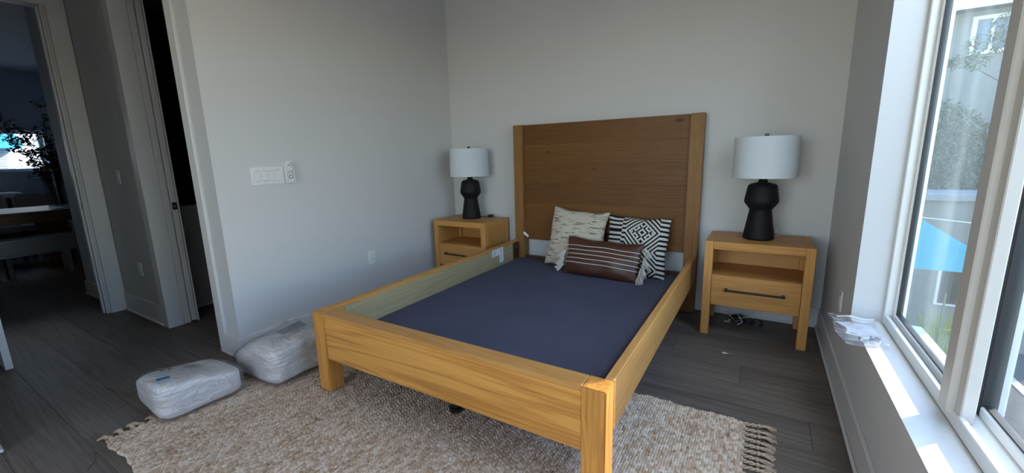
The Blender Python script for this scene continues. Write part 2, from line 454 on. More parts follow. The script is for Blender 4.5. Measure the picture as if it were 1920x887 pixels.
box(g_ := new_bm(), 3.4655, 3.5025, -1.875, -1.799, .4735, WZ1 - .0455, .002); obj('interlock_stile', g_, GASKET, w1)
for y0 in (-1.945,):
    mu = new_bm(); box(mu, 3.388, 3.432, y0 + .045, y0 + .112, WZ0 + .03, WZ1 - .04, .004); box(mu, 3.405, 3.436, y0, y0 + .045, WZ0 + .03, WZ1 - .04, .003)
    m_ = obj('mullion', mu, VINYL_T, w1)
struct('outer_sill', bx(3.4805, 3.55, WY0 - .03, WY1 + .03, .40, .440, .004), mat_plain('outer_sill_paint', (.40, .47, .43), .5), w1)
# window_2: dining room; window_3_added: unseen, added behind the camera to let light in
def simple_window(name, axis, at, a0, a1, z0, z1, bars):
    f = new_bm(); g = new_bm(); d = .03
    def B(b, u0, u1, zz0, zz1, w0=d):
        if axis == 'X': box(b, at - w0, at + w0, u0, u1, zz0, zz1, .003 if b is f else 0)
        else: box(b, u0, u1, at - w0, at + w0, zz0, zz1, .003 if b is f else 0)
    B(f, a0, a0 + .05, z0, z1); B(f, a1 - .05, a1, z0, z1); B(f, a0 + .05, a1 - .05, z0, z0 + .05); B(f, a0 + .05, a1 - .05, z1 - .05, z1)
    for q in bars: B(f, q - .03, q + .03, z0 + .05, z1 - .05)
    B(g, a0 + .05, a1 - .05, z0 + .05, z1 - .05, .003)
    o = struct(name, f, VINYL); obj('pane', g, GLASS2, o); return o
simple_window('window_2', 'X', -8.15, -3.9, -1.38, 1.225, 1.91, [-2.9])
simple_window('window_3_added', 'Y', -5.68, .7, 2.9, .45, 2.42, [1.8])
# ================================================================= BED
bed = thing('bed_frame', 'queen oak bed frame with tall panel headboard, bare navy platform and no mattress', 'bed', (1.643, -1.19, 0))
BL, BR_, BF, ZT = .823, 2.463, -2.28, .47
BB = -.02
for x0, hm in ((BL, 'left'), (BR_ - .09, 'right')):
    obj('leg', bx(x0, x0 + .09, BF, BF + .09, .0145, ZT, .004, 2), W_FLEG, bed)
for x0 in (BL, BR_ - .097):
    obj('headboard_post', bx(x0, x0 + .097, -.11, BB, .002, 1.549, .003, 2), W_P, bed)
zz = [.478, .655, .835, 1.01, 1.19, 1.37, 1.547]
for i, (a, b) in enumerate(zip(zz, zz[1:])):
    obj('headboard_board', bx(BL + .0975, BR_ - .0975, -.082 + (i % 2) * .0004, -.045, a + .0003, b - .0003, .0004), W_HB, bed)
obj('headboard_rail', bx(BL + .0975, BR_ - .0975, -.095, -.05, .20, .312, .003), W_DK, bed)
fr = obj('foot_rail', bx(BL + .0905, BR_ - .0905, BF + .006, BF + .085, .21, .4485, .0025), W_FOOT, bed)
obj('top_cap', bx(BL + .0905, BR_ - .0905, BF + .004, BF + .087, .4500, ZT, .002), W_X, fr)
for s, x0, x1 in ((-1, BL, BL + .04), (1, BR_ - .04, BR_)):
    sr = obj('side_rail', bx(x0 + (0 if s < 0 else .004), x1 - (.004 if s < 0 else 0) if s > 0 else x1, BF + .0905, -.112, .27, ZT, .003), W_Y, bed)
    if s < 0:
        obj('inner_face', bx(x1, x1 + .004, BF + .17, -.235, .275, ZT - .022, .001), PLY, sr)
        br = new_bm(); box(br, x1, x1 + .006, -.228, -.125, .297, ZT - .014, .002)
        bo = obj('rail_bracket', br, W_DK, sr)
        kb = new_bm(); lathe(kb, [(.014, 0), (.016, .006), (.012, .016)], 20)
        bmesh.ops.rotate(kb, verts=kb.verts[:], cent=(0, 0, 0), matrix=Matrix.Rotation(math.pi / 2, 3, 'Y'))
        bmesh.ops.translate(kb, verts=kb.verts[:], vec=(x1 + .006, -.178, .405)); box(kb, x1 + .006, x1 + .012, -.183, -.172, .335, .375, .002)
        obj('bracket_bolt', kb, BLACKM, sr, True)
        lab = new_bm(); prism(lab, [(-.592, .395), (-.475, .395), (-.475, .322), (-.408, .322), (-.408, .458), (-.592, .458)], 'X', x1 + .0045, x1 + .0055)
        lo = obj('care_label', lab, mat_plain('label_paper', (.72, .74, .78), .6, .02), sr); lo['label'] = 'white paper care label with grey print'
        pr = new_bm()
        for q in range(6): box(pr, x1 + .0055, x1 + .0058, -.582, -.512 - (q % 3) * .012, .446 - q * .0085, .449 - q * .0085)
        for q in range(9): box(pr, x1 + .0055, x1 + .0058, -.466, -.424 - (q % 2) * .01, .446 - q * .012, .4485 - q * .012)
        # printed lines stay part of the label
        bmesh.ops.translate(pr, vec=-wloc(sr), verts=pr.verts[:])
        me = bpy.data.meshes.new('print'); pr.to_mesh(me); pr.free()
        ink = mat_plain('label_ink', (.28, .30, .36), .7); lo.data.materials.append(ink)
        b2 = bmesh.new(); b2.from_mesh(lo.data); nf = len(b2.faces); b2.from_mesh(me)
        b2.faces.ensure_lookup_table()
        for f in b2.faces[nf:]: f.material_index = 1
        b2.to_mesh(lo.data); b2.free(); bpy.data.meshes.remove(me)
obj('platform', bx(BL + .046, BR_ - .041, BF + .092, -.097, .262, .295, .006, 2), PLATF, bed)
cb = new_bm(); box(cb, 1.60, 1.65, -2.10, -.15, .215, .261, .002); obj('centre_beam', cb, W_DK, bed)
lg = new_bm(); lathe(lg, [(.030, .0145), (.033, .017), (.033, .035), (.022, .04), (.022, .214)], 24, 1.622, -2.075)
o = obj('support_leg', lg, BLACKM, bed, True); o['label'] = 'black round centre support leg'
cp = new_bm(); lathe(cp, [(.004, -.034), (.011, -.027), (.013, -.008), (.013, .02), (.009, .031), (.003, .034)], 20)
bmesh.ops.rotate(cp, verts=cp.verts[:], cent=(0, 0, 0), matrix=Matrix.Rotation(math.radians(-38), 3, 'Y') @ Matrix.Rotation(math.radians(25), 3, 'X'))
bmesh.ops.translate(cp, verts=cp.verts[:], vec=(.938, -.100, .524)); bmesh.ops.scale(cp, verts=cp.verts[:], vec=(1, 1, 1))
o = obj('plastic_tag', cp, PLASTIC, bed, True); o['label'] = 'small white plastic cap hanging at the headboard corner'

# ================================================================= NIGHTSTANDS
def nightstand(label, loc, grp):
    r = thing('nightstand', label, 'nightstand', loc, grp)
    X, Y0, Z = .619, .0, .669; D = .42; lw = .052
    def P(name, mat, parent, *a, bev=.0025):
        return obj(name, box(new_bm(), *a, bev), mat, parent, world=False)
    for x0 in (0, X - lw):
        for y0 in (0, D - lw):
            P('leg', W_Z, r, x0, x0 + lw, y0, y0 + lw, .001, Z)
    top = new_bm()
    box(top, lw + .0006, X - lw - .0006, 0.001, D - .001, Z - .054, Z - .0002, .002); box(top, 0.0008, lw + .001, lw + .0006, D - lw - .0006, Z - .054, Z - .0002, .002)
    box(top, X - lw - .001, X - .0008, lw + .0006, D - lw - .0006, Z - .054, Z - .0002, .002)
    obj('top', top, W_X, r, world=False)
    for x0 in (.002, X - .022):
        P('side_panel', W_Z, r, x0, x0 + .02, lw + .0005, D - lw - .0005, .215, Z - .0545)
    P('back_panel', W_X, r, lw, X - lw, D - .03, D - .016, .215, Z - .0545)
    P('shelf', W_X, r, .022, X - .022, .03, D - .031, .421, .437)
    P('bottom_panel', W_X, r, .022, X - .022, .05, D - .031, .215, .229)
    dr = P('drawer', W_DR, r, lw + .002, X - lw - .002, .006, .028, .222, .436, bev=.002)
    hd = new_bm()
    for xx in (X / 2 - .163, X / 2 + .163): box(hd, xx - .009, xx + .009, -.026, .006, .333, .351, .002)
    box(hd, X / 2 - .172, X / 2 + .172, -.032, -.018, .336, .348, .003)
    h_ = obj('handle', hd, BLACKM, dr, world=False); h_['label'] = 'black metal bar handle'
    bxx = new_bm(); box(bxx, lw + .01, X - lw - .01, .030, D - .05, .234, .40); obj('drawer_box', bxx, PLY, dr, world=False)
    return r
NS1 = nightstand('oak nightstand right of the bed near the window, cables on the floor under it', (2.557, -.485, 0), 'nightstands beside the bed')
NS2 = copy_tree(NS1); NS2.location = (.082, -.452, 0)
NS2['label'] = 'oak nightstand left of the bed in the corner, partly hidden by the side rail'

# ================================================================= LAMPS
def table_lamp(label, loc, grp):
    r = thing('table_lamp', label, 'lamp', loc, grp)
    b = new_bm()
    prof = [(.090, 0.0005), (.095, .006), (.094, .02), (.067, .196), (.068, .204), (.072, .210), (.098, .245), (.1025, .258), (.1025, .268), (.089, .352), (.085, .364), (.074, .374), (.030, .386), (.026, .40), (.022, .408)]
    lathe(b, prof, 64); obj('lamp_base', b, BLACK, r, True, world=False, angle=50)
    s = new_bm()
    n = 72; z0, z1, ra, rb = .418, .683, .190, .187
    lathe(s, [(ra - .003, z0 + .001), (ra, z0), (ra, z0 + .004), (rb, z1 - .004), (rb, z1), (rb - .003, z1 - .001), (rb - .003, z1 - .004), (ra - .003, z0 + .004), (ra - .003, z0 + .001)], n, 0, 0, False, False)
    bmesh.ops.remove_doubles(s, verts=s.verts[:], dist=1e-6)
    sh = obj('lamp_shade', s, SHADE, r, True, world=False); sh['label'] = 'white linen drum shade'
    hs = new_bm(); tube(hs, [(0, 0, .405), (0, 0, .672)], .004, 8)
    for q in range(3):
        a = q * 2.0944; tube(hs, [(0, 0, .668), (.186 * math.cos(a), .186 * math.sin(a), .672)], .0025, 6)
    obj('harp', hs, BLACKM, r, True, world=False)
    bl = new_bm(); lathe(bl, [(.013, .41), (.014, .45), (.03, .49), (.031, .515), (.02, .54), (.004, .552)], 20); obj('bulb', bl, PLASTIC, r, True, world=False)
    fn = new_bm(); box(fn, -.012, .012, -.012, .012, .683, .703, .003); tube(fn, [(0, 0, .67), (0, 0, .69)], .005, 8); obj('finial', fn, BLACKM, r, world=False)
    return r
LP1 = table_lamp('black ceramic table lamp with white drum shade, nearer the window', (2.862, -.262, .669), 'table lamps')
LP2 = copy_tree(LP1); LP2.location = (.372, -.205, .669)
LP2['label'] = 'black ceramic table lamp with white drum shade in the left corner'
# cords
c = new_bm(); tube(c, [(2.955, -.20, .674), (2.985, -.13, .672), (2.99, -.075, .676), (2.978, -.045, .70), (2.97, -.03, .66), (2.97, -.03, .5)], .0022, 6)
tube(c, [(2.968, -.052, .676), (2.968, -.052, .71)], .006, 8)
obj('cord', c, PLASTIC, LP1, True)
c = new_bm(); box(c, .498, .526, -.105, -.085, .6695, .693, .003); box(c, .526, .556, -.112, -.080, .6695, .699, .004)
tube(c, [(.44, -.14, .674), (.47, -.115, .674), (.50, -.095, .678)], .0025, 6)
obj('plug', c, BLACKM, LP2, True)
# cable heap under the right nightstand
cab = thing('cable_bundle', 'black and white cables coiled on the floor under the right nightstand', 'cable', (2.80, -.14, 0))
b = new_bm()
for q in range(7):
    cx_, cy_, rx, ry = 2.78 + .012 * math.sin(q * 2), -.15 + .008 * math.cos(q), .055 - .003 * q, .028 + .001 * q
    tube(b, [(cx_ + rx * math.cos(a), cy_ + ry * math.sin(a), .007 + .006 * q + .004 * math.sin(a * 2 + q)) for a in np.linspace(0, 6.2, 22)], .004, 6)
tube(b, [(2.90 + .04 * math.cos(a), -.15 + .025 * math.sin(a), .012 + .01 * math.sin(a)) for a in np.linspace(0, 6.2, 18)], .006, 6)
tube(b, [(2.82, -.15, .03), (2.85, -.16, .014), (2.88, -.15, .02)], .005, 6)
obj('black_cable', b, BLACKM, cab, True)
b = new_bm()
tube(b, [(2.655, -.05, .2), (2.665, -.06, .12), (2.70, -.09, .05), (2.74, -.17, .03), (2.80, -.19, .05), (2.85, -.14, .045), (2.875, -.07, .11), (2.88, -.05, .19)], .0025, 6)
tube(b, [(2.76, -.13, .06), (2.79, -.18, .06), (2.81, -.20, .02), (2.78, -.22, .006)], .003, 6)
obj('white_cable', b, PLASTIC, cab, True)
b = new_bm(); box(b, 2.69, 2.73, -.20, -.17, .004, .006); box(b, 2.72, 2.76, -.175, -.155, .012, .02, .002); obj('cable_tag', b, PLASTIC, cab)

# ================================================================= CUSHIONS
def pillow_grid(W, H, T, nu, nv, sag=.06, pinch=.05, seed=0, wr=.004, corner=.0):
    """closed pillow: returns verts (front then back), uv, faces; local x=width, z=height, -y=front"""
    rr = np.random.RandomState(seed); ph = rr.rand(6) * 6.28
    us = np.linspace(-1, 1, nu); vs = np.linspace(-1, 1, nv)
    V = []; UV = []
    def pt(u, v, side):
        x = u * W / 2 * (1 - pinch * (1 - v * v) * 0 - pinch * (1 - abs(v) ** 2) * abs(u) ** 3)
        z = v * H / 2 * (1 - pinch * (1 - abs(u) ** 2) * abs(v) ** 3)
        z -= sag * H * .35 * max(0, v) ** 2 * math.exp(-(u * 2.2) ** 2) * .5
        prof = (max(0, 1 - abs(u) ** 2.4) ** .55) * (max(0, 1 - abs(v) ** 2.4) ** .55)
        y = -side * T / 2 * prof
        y += -side * wr * prof * (math.sin(5 * u + 3 * v + ph[0]) + .6 * math.sin(9 * v - 4 * u + ph[1]) + .5 * math.sin(13 * u + ph[2]) * abs(v))
        x += .004 * math.sin(6 * v + ph[3]) * abs(u); z += .004 * math.sin(7 * u + ph[4]) * abs(v)
        return (x, y, z)
    bm = new_bm(); uvl = bm.loops.layers.uv.new('UVMap')
    F = {}; B = {}
    for i, u in enumerate(us):
        for j, v in enumerate(vs):
            F[i, j] = bm.verts.new(pt(u, v, 1))
            B[i, j] = F[i, j] if (i in (0, nu - 1) or j in (0, nv - 1)) else bm.verts.new(pt(u, v, -1))
    for G, rev in ((F, False), (B, True)):
        for i in range(nu - 1):
            for j in range(nv - 1):
                idx = [(i, j), (i + 1, j), (i + 1, j + 1), (i, j + 1)]
                if rev: idx = idx[::-1]
                f = bm.faces.new([G[q] for q in idx])
                for lp_, q in zip(f.loops, idx): lp_[uvl].uv = (q[0] / (nu - 1), q[1] / (nv - 1))
    return bm, pt

# materials for the cushions
k = NT('cushion_cream_woven'); uv = k.n('ShaderNodeTexCoord').outputs['UV']
dash = k.noise(k.mapping(uv, (4.5, 58, 1)), 1, 2, .5, .15)
patch = k.noise(k.mapping(uv, (2.2, 5.5, 1), (3.1, 1.7, 0)), 1, 2)
weave = k.noise(k.mapping(uv, (70, 90, 1)), 1, 2)
dm = k.math('MULTIPLY', k.ramp(dash, [(.575, (0, 0, 0)), (.605, (1, 1, 1))]), k.ramp(patch, [(.40, (0, 0, 0)), (.47, (1, 1, 1))]))
dm = k.math('MULTIPLY', dm, k.ramp(weave, [(.3, (.35,) * 3), (.5, (1,) * 3)]))
base = k.ramp(weave, [(.3, (.44, .38, .28)), (.7, (.68, .61, .49))])
hgt = k.math('ADD', weave, k.math('MULTIPLY', k.noise(k.mapping(uv, (6, 60, 1)), 1, 2), .8))
k.pbsdf(k.mix(dm, base, (.018, .016, .016)), .9, k.bump(hgt, .6, .004), 0, .2)
CREAM = k.m

k = NT('cushion_black_white_geometric'); uv = k.n('ShaderNodeTexCoord').outputs['UV']
sep = k.n('ShaderNodeSeparateXYZ'); k.l(uv, sep.inputs[0])
def tri(x, period):   # triangle wave 0..1
    return k.math('ABSOLUTE', k.math('SUBTRACT', k.math('MULTIPLY', k.math('FRACT', k.math('DIVIDE', x, period)), 2.0), 1.0))
U_ = k.math('SUBTRACT', sep.outputs[0], .60); V_ = sep.outputs[1]
au = k.math('ABSOLUTE', U_)
aus = k.math('SUBTRACT', k.math('MINIMUM', au, .27), 0.0)
inner = k.math('ABSOLUTE', k.math('SUBTRACT', au, .105))           # twin small diamonds near the centre
small = k.math('LESS_THAN', au, .17)
dv = tri(k.math('ADD', V_, .19), .62)
q_ = k.math('SNAP', k.math('MULTIPLY', V_, 1.0), .018)
d1_ = k.math('ADD', k.math('MULTIPLY', aus, 1.35), k.math('MULTIPLY', dv, .40))
d2_ = k.math('ADD', k.math('MULTIPLY', inner, 1.35), k.math('MULTIPLY', tri(k.math('ADD', V_, .035), .155), .10))
core = k.math('LESS_THAN', d1_, .235)
dd_ = k.math('ADD', k.math('MULTIPLY', core, d2_), k.math('MULTIPLY', k.math('SUBTRACT', 1.0, core), d1_))
left = k.math('LESS_THAN', sep.outputs[0], .27)                     # left panel is offset half a stripe
dd_ = k.math('ADD', dd_, k.math('MULTIPLY', left, .035))
bars = k.math('GREATER_THAN', k.math('FRACT', k.math('MULTIPLY', dd_, 10.2)), .46)
wv = k.noise(k.mapping(uv, (110, 110, 1)), 1, 2)
cw = k.mix(bars, (.008, .008, .011), (.62, .59, .53))
k.pbsdf(k.mix(.12, cw, wv, 'MULTIPLY'), .9, k.bump(k.math('ADD', wv, k.math('MULTIPLY', bars, .4)), .5, .003), 0, .2)
BWP = k.m
k = NT('cushion_brown_leather'); tc = k.n('ShaderNodeTexCoord').outputs['Object']
n1 = k.noise(tc, 9, 4); n2 = k.noise(tc, 350, 2)
k.pbsdf(k.ramp(n1, [(.3, (.062, .021, .011)), (.7, (.092, .032, .017))]), .42, k.bump(n2, .12, .0006), 0, .45)
LEATHER = k.m
YARN = mat_plain('white_cotton_yarn', (.66, .62, .55), .9, .15, 200, .4, .001)

GP = 'cushions leaning on the headboard'
def cushion(name, label, loc, lean, yaw, roll, W, H, T, mat, seed, nu=41, nv=41, **kw):
    r = thing(name, label, 'cushion', loc, None)
    r.rotation_euler = (Matrix.Rotation(yaw, 3, 'Z') @ Matrix.Rotation(-lean, 3, 'X') @ Matrix.Rotation(roll, 3, 'Y')).to_euler()
    bm, pt = pillow_grid(W, H, T, nu, nv, seed=seed, **kw)
    obj('cushion_cover', bm, mat, r, True, world=False, angle=80)
    return r, pt
R_ = math.radians
c1, _p = cushion('cushion', 'cream woven cushion with short black dashes, at left', (1.497, -.205, .545), R_(17), R_(3), R_(4.5), .51, .52, .15, CREAM, 1)
c2, _p = cushion('cushion', 'black and white geometric cushion at right, behind the leather one', (2.022, -.222, .528), R_(15), R_(-2), R_(1.5), .50, .485, .14, BWP, 5)
c3, pt3 = cushion('cushion', 'brown leather lumbar cushion with white stitched lines and tassels', (1.795, -.395, .437), R_(22), R_(-2), R_(1.5), .64, .315, .13, LEATHER, 9, 49, 25)
for vv in (.50, .28, .06, -.17, -.40):
    b = new_bm(); P_ = []
    for u in np.linspace(-.985, .985, 90):
        x, y, z = pt3(u, vv + .03 * (1 - u * u), 1); P_.append((x, y - .0012, z))
    tube(b, P_, .0033, 6, radii=[.0024 + .0012 * (i % 2) for i in range(90)])
    o = obj('stitched_line', b, YARN, c3, True, world=False); o['label'] = 'white stitched cord line'
def tassel_mesh(n=46, L=.085, spread=.034, seed=0):
    b = new_bm(); rr = random.Random(seed)
    lathe(b, [(.004, .0), (.010, -.006), (.011, -.014), (.008, -.020)], 10)
    for i in range(n):
        a = rr.random() * 6.28; q = math.sqrt(rr.random()); l = L * (.8 + .3 * rr.random())
        x, y = spread * q * math.cos(a), spread * q * math.sin(a)
        tube(b, [(x * .3, y * .3, -.015), (x * .75, y * .75, -.015 - l * .5), (x, y, -.015 - l)], .0022, 4)
    return b
tm = tassel_mesh(); me_t = bpy.data.meshes.new('tassel'); bmesh.ops.recalc_face_normals(tm, faces=tm.faces[:]); tm.to_mesh(me_t); tm.free(); me_t.materials.append(YARN)
for (x, z, ry, rx, s) in ((.327, .13, -35, -10, .8), (.335, .055, -25, -15, .9), (.332, -.005, -12, -12, .95), (.328, -.055, -6, -14, .9), (.315, -.085, -14, -10, .8),
                          (-.322, .03, 28, -8, .8), (-.325, -.03, 22, -12, .85), (-.318, -.085, 42, -12, .75)):
    o = bpy.data.objects.new('tassel', me_t); COL.objects.link(o); o.parent = c3
    o.location = (x, -.004, z); o.rotation_euler = (R_(rx), R_(ry), 0); o.scale = (s, s, s)

# ================================================================= RUG
RX0, RX1, RY0, RY1, RT = .315, 2.882, -3.055, -1.468, .012
def make_rug():
    pit = .0112; st = .0034
    nx = int((RX1 - RX0) / st) + 1; ny = int((RY1 - RY0) / .0046) + 1
    xs = np.linspace(0, RX1 - RX0, nx); ys = np.linspace(0, RY1 - RY0, ny)
    X, Y = np.meshgrid(xs, ys, indexing='ij')
    rs = np.random.RandomState(2)
    rowi = np.floor(X / pit).astype(int); nr = rowi.max() + 2
    loopl = .0185; ph = rs.rand(nr)
    li = np.floor(Y / loopl + ph[rowi]).astype(int); nl = li.max() + 2
    table = rs.rand(nr, nl); amp = .5 + rs.rand(nr, nl) * .7
    fx = (X / pit) % 1 - .5; fy = (Y / loopl + ph[rowi]) % 1 - .5
    hh = np.cos(np.pi * fx * .96) ** .7 * np.clip(np.cos(np.pi * (fy + fx * .8) * .98), 0, 1) ** .6
    Z = .0035 + .0088 * hh * amp[rowi, li]
    # broad colour bands and loop to loop yarn changes
    def smooth(n, m, s):
        g = rs.rand(n, m); gx = np.clip(np.arange(nx) / nx * (n - 1), 0, n - 1.001); gy = np.clip(np.arange(ny) / ny * (m - 1), 0, m - 1.001)
        ix, iy = gx.astype(int), gy.astype(int); a, b = (gx - ix)[:, None], (gy - iy)[None, :]
        return (g[ix][:, iy] * (1 - a) * (1 - b) + g[ix + 1][:, iy] * a * (1 - b) + g[ix][:, iy + 1] * (1 - a) * b + g[ix + 1][:, iy + 1] * a * b) * s
    tan = smooth(230, 60, .20) + smooth(60, 12, .14) + smooth(8, 10, .06) + table[rowi, li] * .44 + rs.rand(nx, ny) * .16
    C = np.zeros((nx, ny, 4)); C[..., 3] = 1
    cream, jute, brown = np.array((.82, .70, .575)), np.array((.52, .37, .25)), np.array((.24, .12, .06))
    t1 = np.clip((tan - .26) / .40, 0, 1)[..., None]; t2 = np.clip((tan - .72) / .16, 0, 1)[..., None]
    C[..., :3] = (cream * (1 - t1) + jute * t1) * (1 - t2) + brown * t2
    edge = np.minimum.reduce([xs[:, None] + 0 * Y, xs[-1] - X, Y, ys[-1] - Y])
    Z = np.where(edge < .003, .001, Z)
    wob = .006 * np.sin(xs * 21)[:, None] * np.exp(-(np.minimum(Y, ys[-1] - Y)) / .03) * np.sign(Y - ys[-1] / 2)
    P = np.stack([X + RX0, Y + RY0 + wob + .003 * np.sin(xs * 63)[:, None] * np.exp(-(np.minimum(Y, ys[-1] - Y)) / .02), Z], -1).reshape(-1, 3)
    idx = np.arange(nx * ny).reshape(nx, ny)
    Q = np.stack([idx[:-1, :-1], idx[1:, :-1], idx[1:, 1:], idx[:-1, 1:]], -1).reshape(-1, 4)
    me = bpy.data.meshes.new('woven_field')
    me.vertices.add(len(P)); me.vertices.foreach_set('co', P.ravel())
    me.loops.add(Q.size); me.loops.foreach_set('vertex_index', Q.ravel().astype(np.int32))
    me.polygons.add(len(Q)); me.polygons.foreach_set('loop_start', np.arange(0, Q.size, 4, dtype=np.int32)); me.polygons.foreach_set('loop_total', np.full(len(Q), 4, np.int32))
    me.update(); me.validate()
    ca = me.color_attributes.new('yarn', 'FLOAT_COLOR', 'POINT'); ca.data.foreach_set('color', C.reshape(-1))
    me.polygons.foreach_set('use_smooth', np.ones(len(Q), bool))
    k = NT('rug_woven_yarn'); at = k.n('ShaderNodeAttribute', attribute_name='yarn').outputs['Color']
    nz = k.noise(k.n('ShaderNodeTexCoord').outputs['Object'], 420, 2)
    k.pbsdf(k.mix(.35, at, k.ramp(nz, [(.3, (.45,) * 3), (.7, (1.25,) * 3)]), 'MULTIPLY'), .95, k.bump(nz, .5, .002), 0, .15)
    me.materials.append(k.m)
    return me
rug = thing('area_rug', 'cream and tan woven jute rug with fringed ends, under the foot of the bed', 'rug', (1.6, -2.26, 0))
o = bpy.data.objects.new('woven_field', make_rug()); COL.objects.link(o); o.parent = rug; o.location = (-1.6, 2.26, 0)
FR = mat_plain('rug_fringe_jute', (.50, .385, .27), .95, .3, 120, .5, .002)
def fringe(seed):
    b = new_bm(); rr = random.Random(seed)
    for s in range(2):   # two plied cords running out from the rug edge
        tube(b, [(x, .006 * math.sin(x * 140 + s * 3.14) + .012 * x * rr.uniform(-1, 1), .008 + .004 * math.cos(x * 140 + s * 3.14)) for x in np.linspace(-.006, .05, 9)], .0045, 5)
    lathe_pts = [(.044, .004), (.048, .009), (.054, .0095), (.060, .006)]
    tube(b, [(a, 0, .010) for a, _ in lathe_pts], .008, 8, radii=[q for _, q in lathe_pts])
    for i in range(12):
        a = rr.uniform(-1, 1); l = rr.uniform(.04, .062); zz_ = rr.uniform(.004, .014)
        tube(b, [(.056, a * .004, .010), (.056 + l * .5, a * .011, zz_ + .002), (.056 + l, a * .017 + rr.uniform(-.003, .003), .0035)], .0028, 4)
    return b
fms = []
for s in range(4):
    b = fringe(s); bmesh.ops.recalc_face_normals(b, faces=b.faces[:]); m = bpy.data.meshes.new('fringe_tassel'); b.to_mesh(m); b.free(); m.materials.append(FR); fms.append(m)
rr = random.Random(11); npit = .041
for side in (1, -1):
    y = RY1 - .02
    while y > RY0 + .01:
        o = bpy.data.objects.new('fringe_tassel', fms[rr.randrange(4)]); COL.objects.link(o); o.parent = rug
        o.location = ((RX1 if side > 0 else RX0) - 1.6, y + 2.26, 0.0)
        o.rotation_euler = (0, 0, (0 if side > 0 else math.pi) + rr.uniform(-.16, .16) * (1 if side > 0 else 4)); sc = rr.uniform(.9, 1.08); o.scale = (sc if side > 0 else sc * rr.uniform(.25, .6), sc, 1)
        y -= npit * rr.uniform(.85, 1.15)

# ================================================================= BAGGED DUVETS
k = NT('clear_plastic_film'); tc = k.n('ShaderNodeTexCoord').outputs['Object']
tr = k.n('ShaderNodeBsdfTransparent'); tr.inputs[0].default_value = (.97, .97, .98, 1)
gl = k.n('ShaderNodeBsdfGlossy'); gl.inputs['Roughness'].default_value = .07
nz = k.noise(k.mapping(tc, (9, 30, 14)), 1, 4, .6, 1.2)
k.l(k.bump(nz, 1.0, .035), gl.inputs['Normal'])
lw_ = k.n('ShaderNodeLayerWeight'); lw_.inputs[0].default_value = .35
f_ = k.math('ADD', k.math('MULTIPLY', lw_.outputs['Facing'], .26), .13)
mx = k.n('ShaderNodeMixShader'); k.l(f_, mx.inputs[0]); k.l(tr.outputs[0], mx.inputs[1]); k.l(gl.outputs[0], mx.inputs[2]); k.l(mx.outputs[0], k.out.inputs[0])
FILM = k.m
k = NT('duvet_white_cotton'); tc = k.n('ShaderNodeTexCoord').outputs['Object']
fold = k.noise(k.mapping(tc, (4, 3, 24)), 1, 4, .5, 1.6); fine = k.noise(tc, 160, 2)
crease = k.math('ABSOLUTE', k.math('SUBTRACT', fold, .5))
wv_ = k.n('ShaderNodeTexWave', wave_type='RINGS', rings_direction='X'); wv_.inputs['Scale'].default_value = 9; wv_.inputs['Distortion'].default_value = 9; wv_.inputs['Detail'].default_value = 3; wv_.inputs['Detail Scale'].default_value = 1.4
k.l(k.mapping(tc, (.25, .55, 1.0), (0, .0, -.09)), wv_.inputs['Vector'])
ring = k.ramp(wv_.outputs['Fac'], [(0, (0,) * 3), (.09, (1,) * 3)])
c_ = k.mix(ring, (.76, .72, .67), k.ramp(crease, [(0, (.76, .735, .71)), (.02, (.82, .81, .80)), (.2, (.85, .845, .84))]))
k.pbsdf(c_, .9, k.bump(k.math('ADD', k.math('ADD', k.math('MULTIPLY', ring, .35), k.ramp(crease, [(0, (0,) * 3), (.06, (1,) * 3)])), k.math('MULTIPLY', fine, .08)), .55, .012), 0, .2)
DUVET = k.m
INK = mat_plain('bag_print_grey', (.16, .16, .18), .6); BLUE = mat_plain('bag_tape_blue', (.02, .16, .36), .5)

def blob(L, D, H, expo, seed, amp, nu=72, nv=36, squash=1.0, fold=0.0):
    """rounded pillow-like block, x=L, y=D, z=H above 0, with soft lumps"""
    rr = np.random.RandomState(seed); ks = rr.randn(7, 3) * 9; ph = rr.rand(7) * 6.28
    b = new_bm(); rings = []
    def sp(c, e): return math.copysign(abs(c) ** e, c)
    for j in range(nv + 1):
        v = -math.pi / 2 + math.pi * j / nv; ring = []
        for i in range(nu):
            u = 2 * math.pi * i / nu
            x = sp(math.cos(v), expo) * sp(math.cos(u), expo); y = sp(math.cos(v), expo) * sp(math.sin(u), expo); z = sp(math.sin(v), expo * squash)
            p = Vector((x * L / 2, y * D / 2, z * H / 2)); n = Vector((x / L, y / D, z / H)).normalized()
            d = sum(math.sin(p.dot(Vector(kk)) + q) for kk, q in zip(ks, ph)) * amp / 2.5
            if fold: d += fold * (math.sin(p.z * 95 + 5 * p.y + 2 * math.sin(p.x * 12)) * .5)
            tz = (p.z + H / 2) / H
            p = p + n * d
            p.x += .0; p.z = max(p.z, -H / 2 + .001) + H / 2
            ring.append(b.verts.new(p))
        rings.append(ring)
    for A, B in zip(rings, rings[1:]):
        for i in range(nu): b.faces.new((A[i], A[(i + 1) % nu], B[(i + 1) % nu], B[i]))
    bmesh.ops.remove_doubles(b, verts=b.verts[:], dist=.0004)
    return b
def taper(b, fn):
    for v in b.verts: v.co = fn(v.co)
from mathutils.bvhtree import BVHTree
BVH = {}
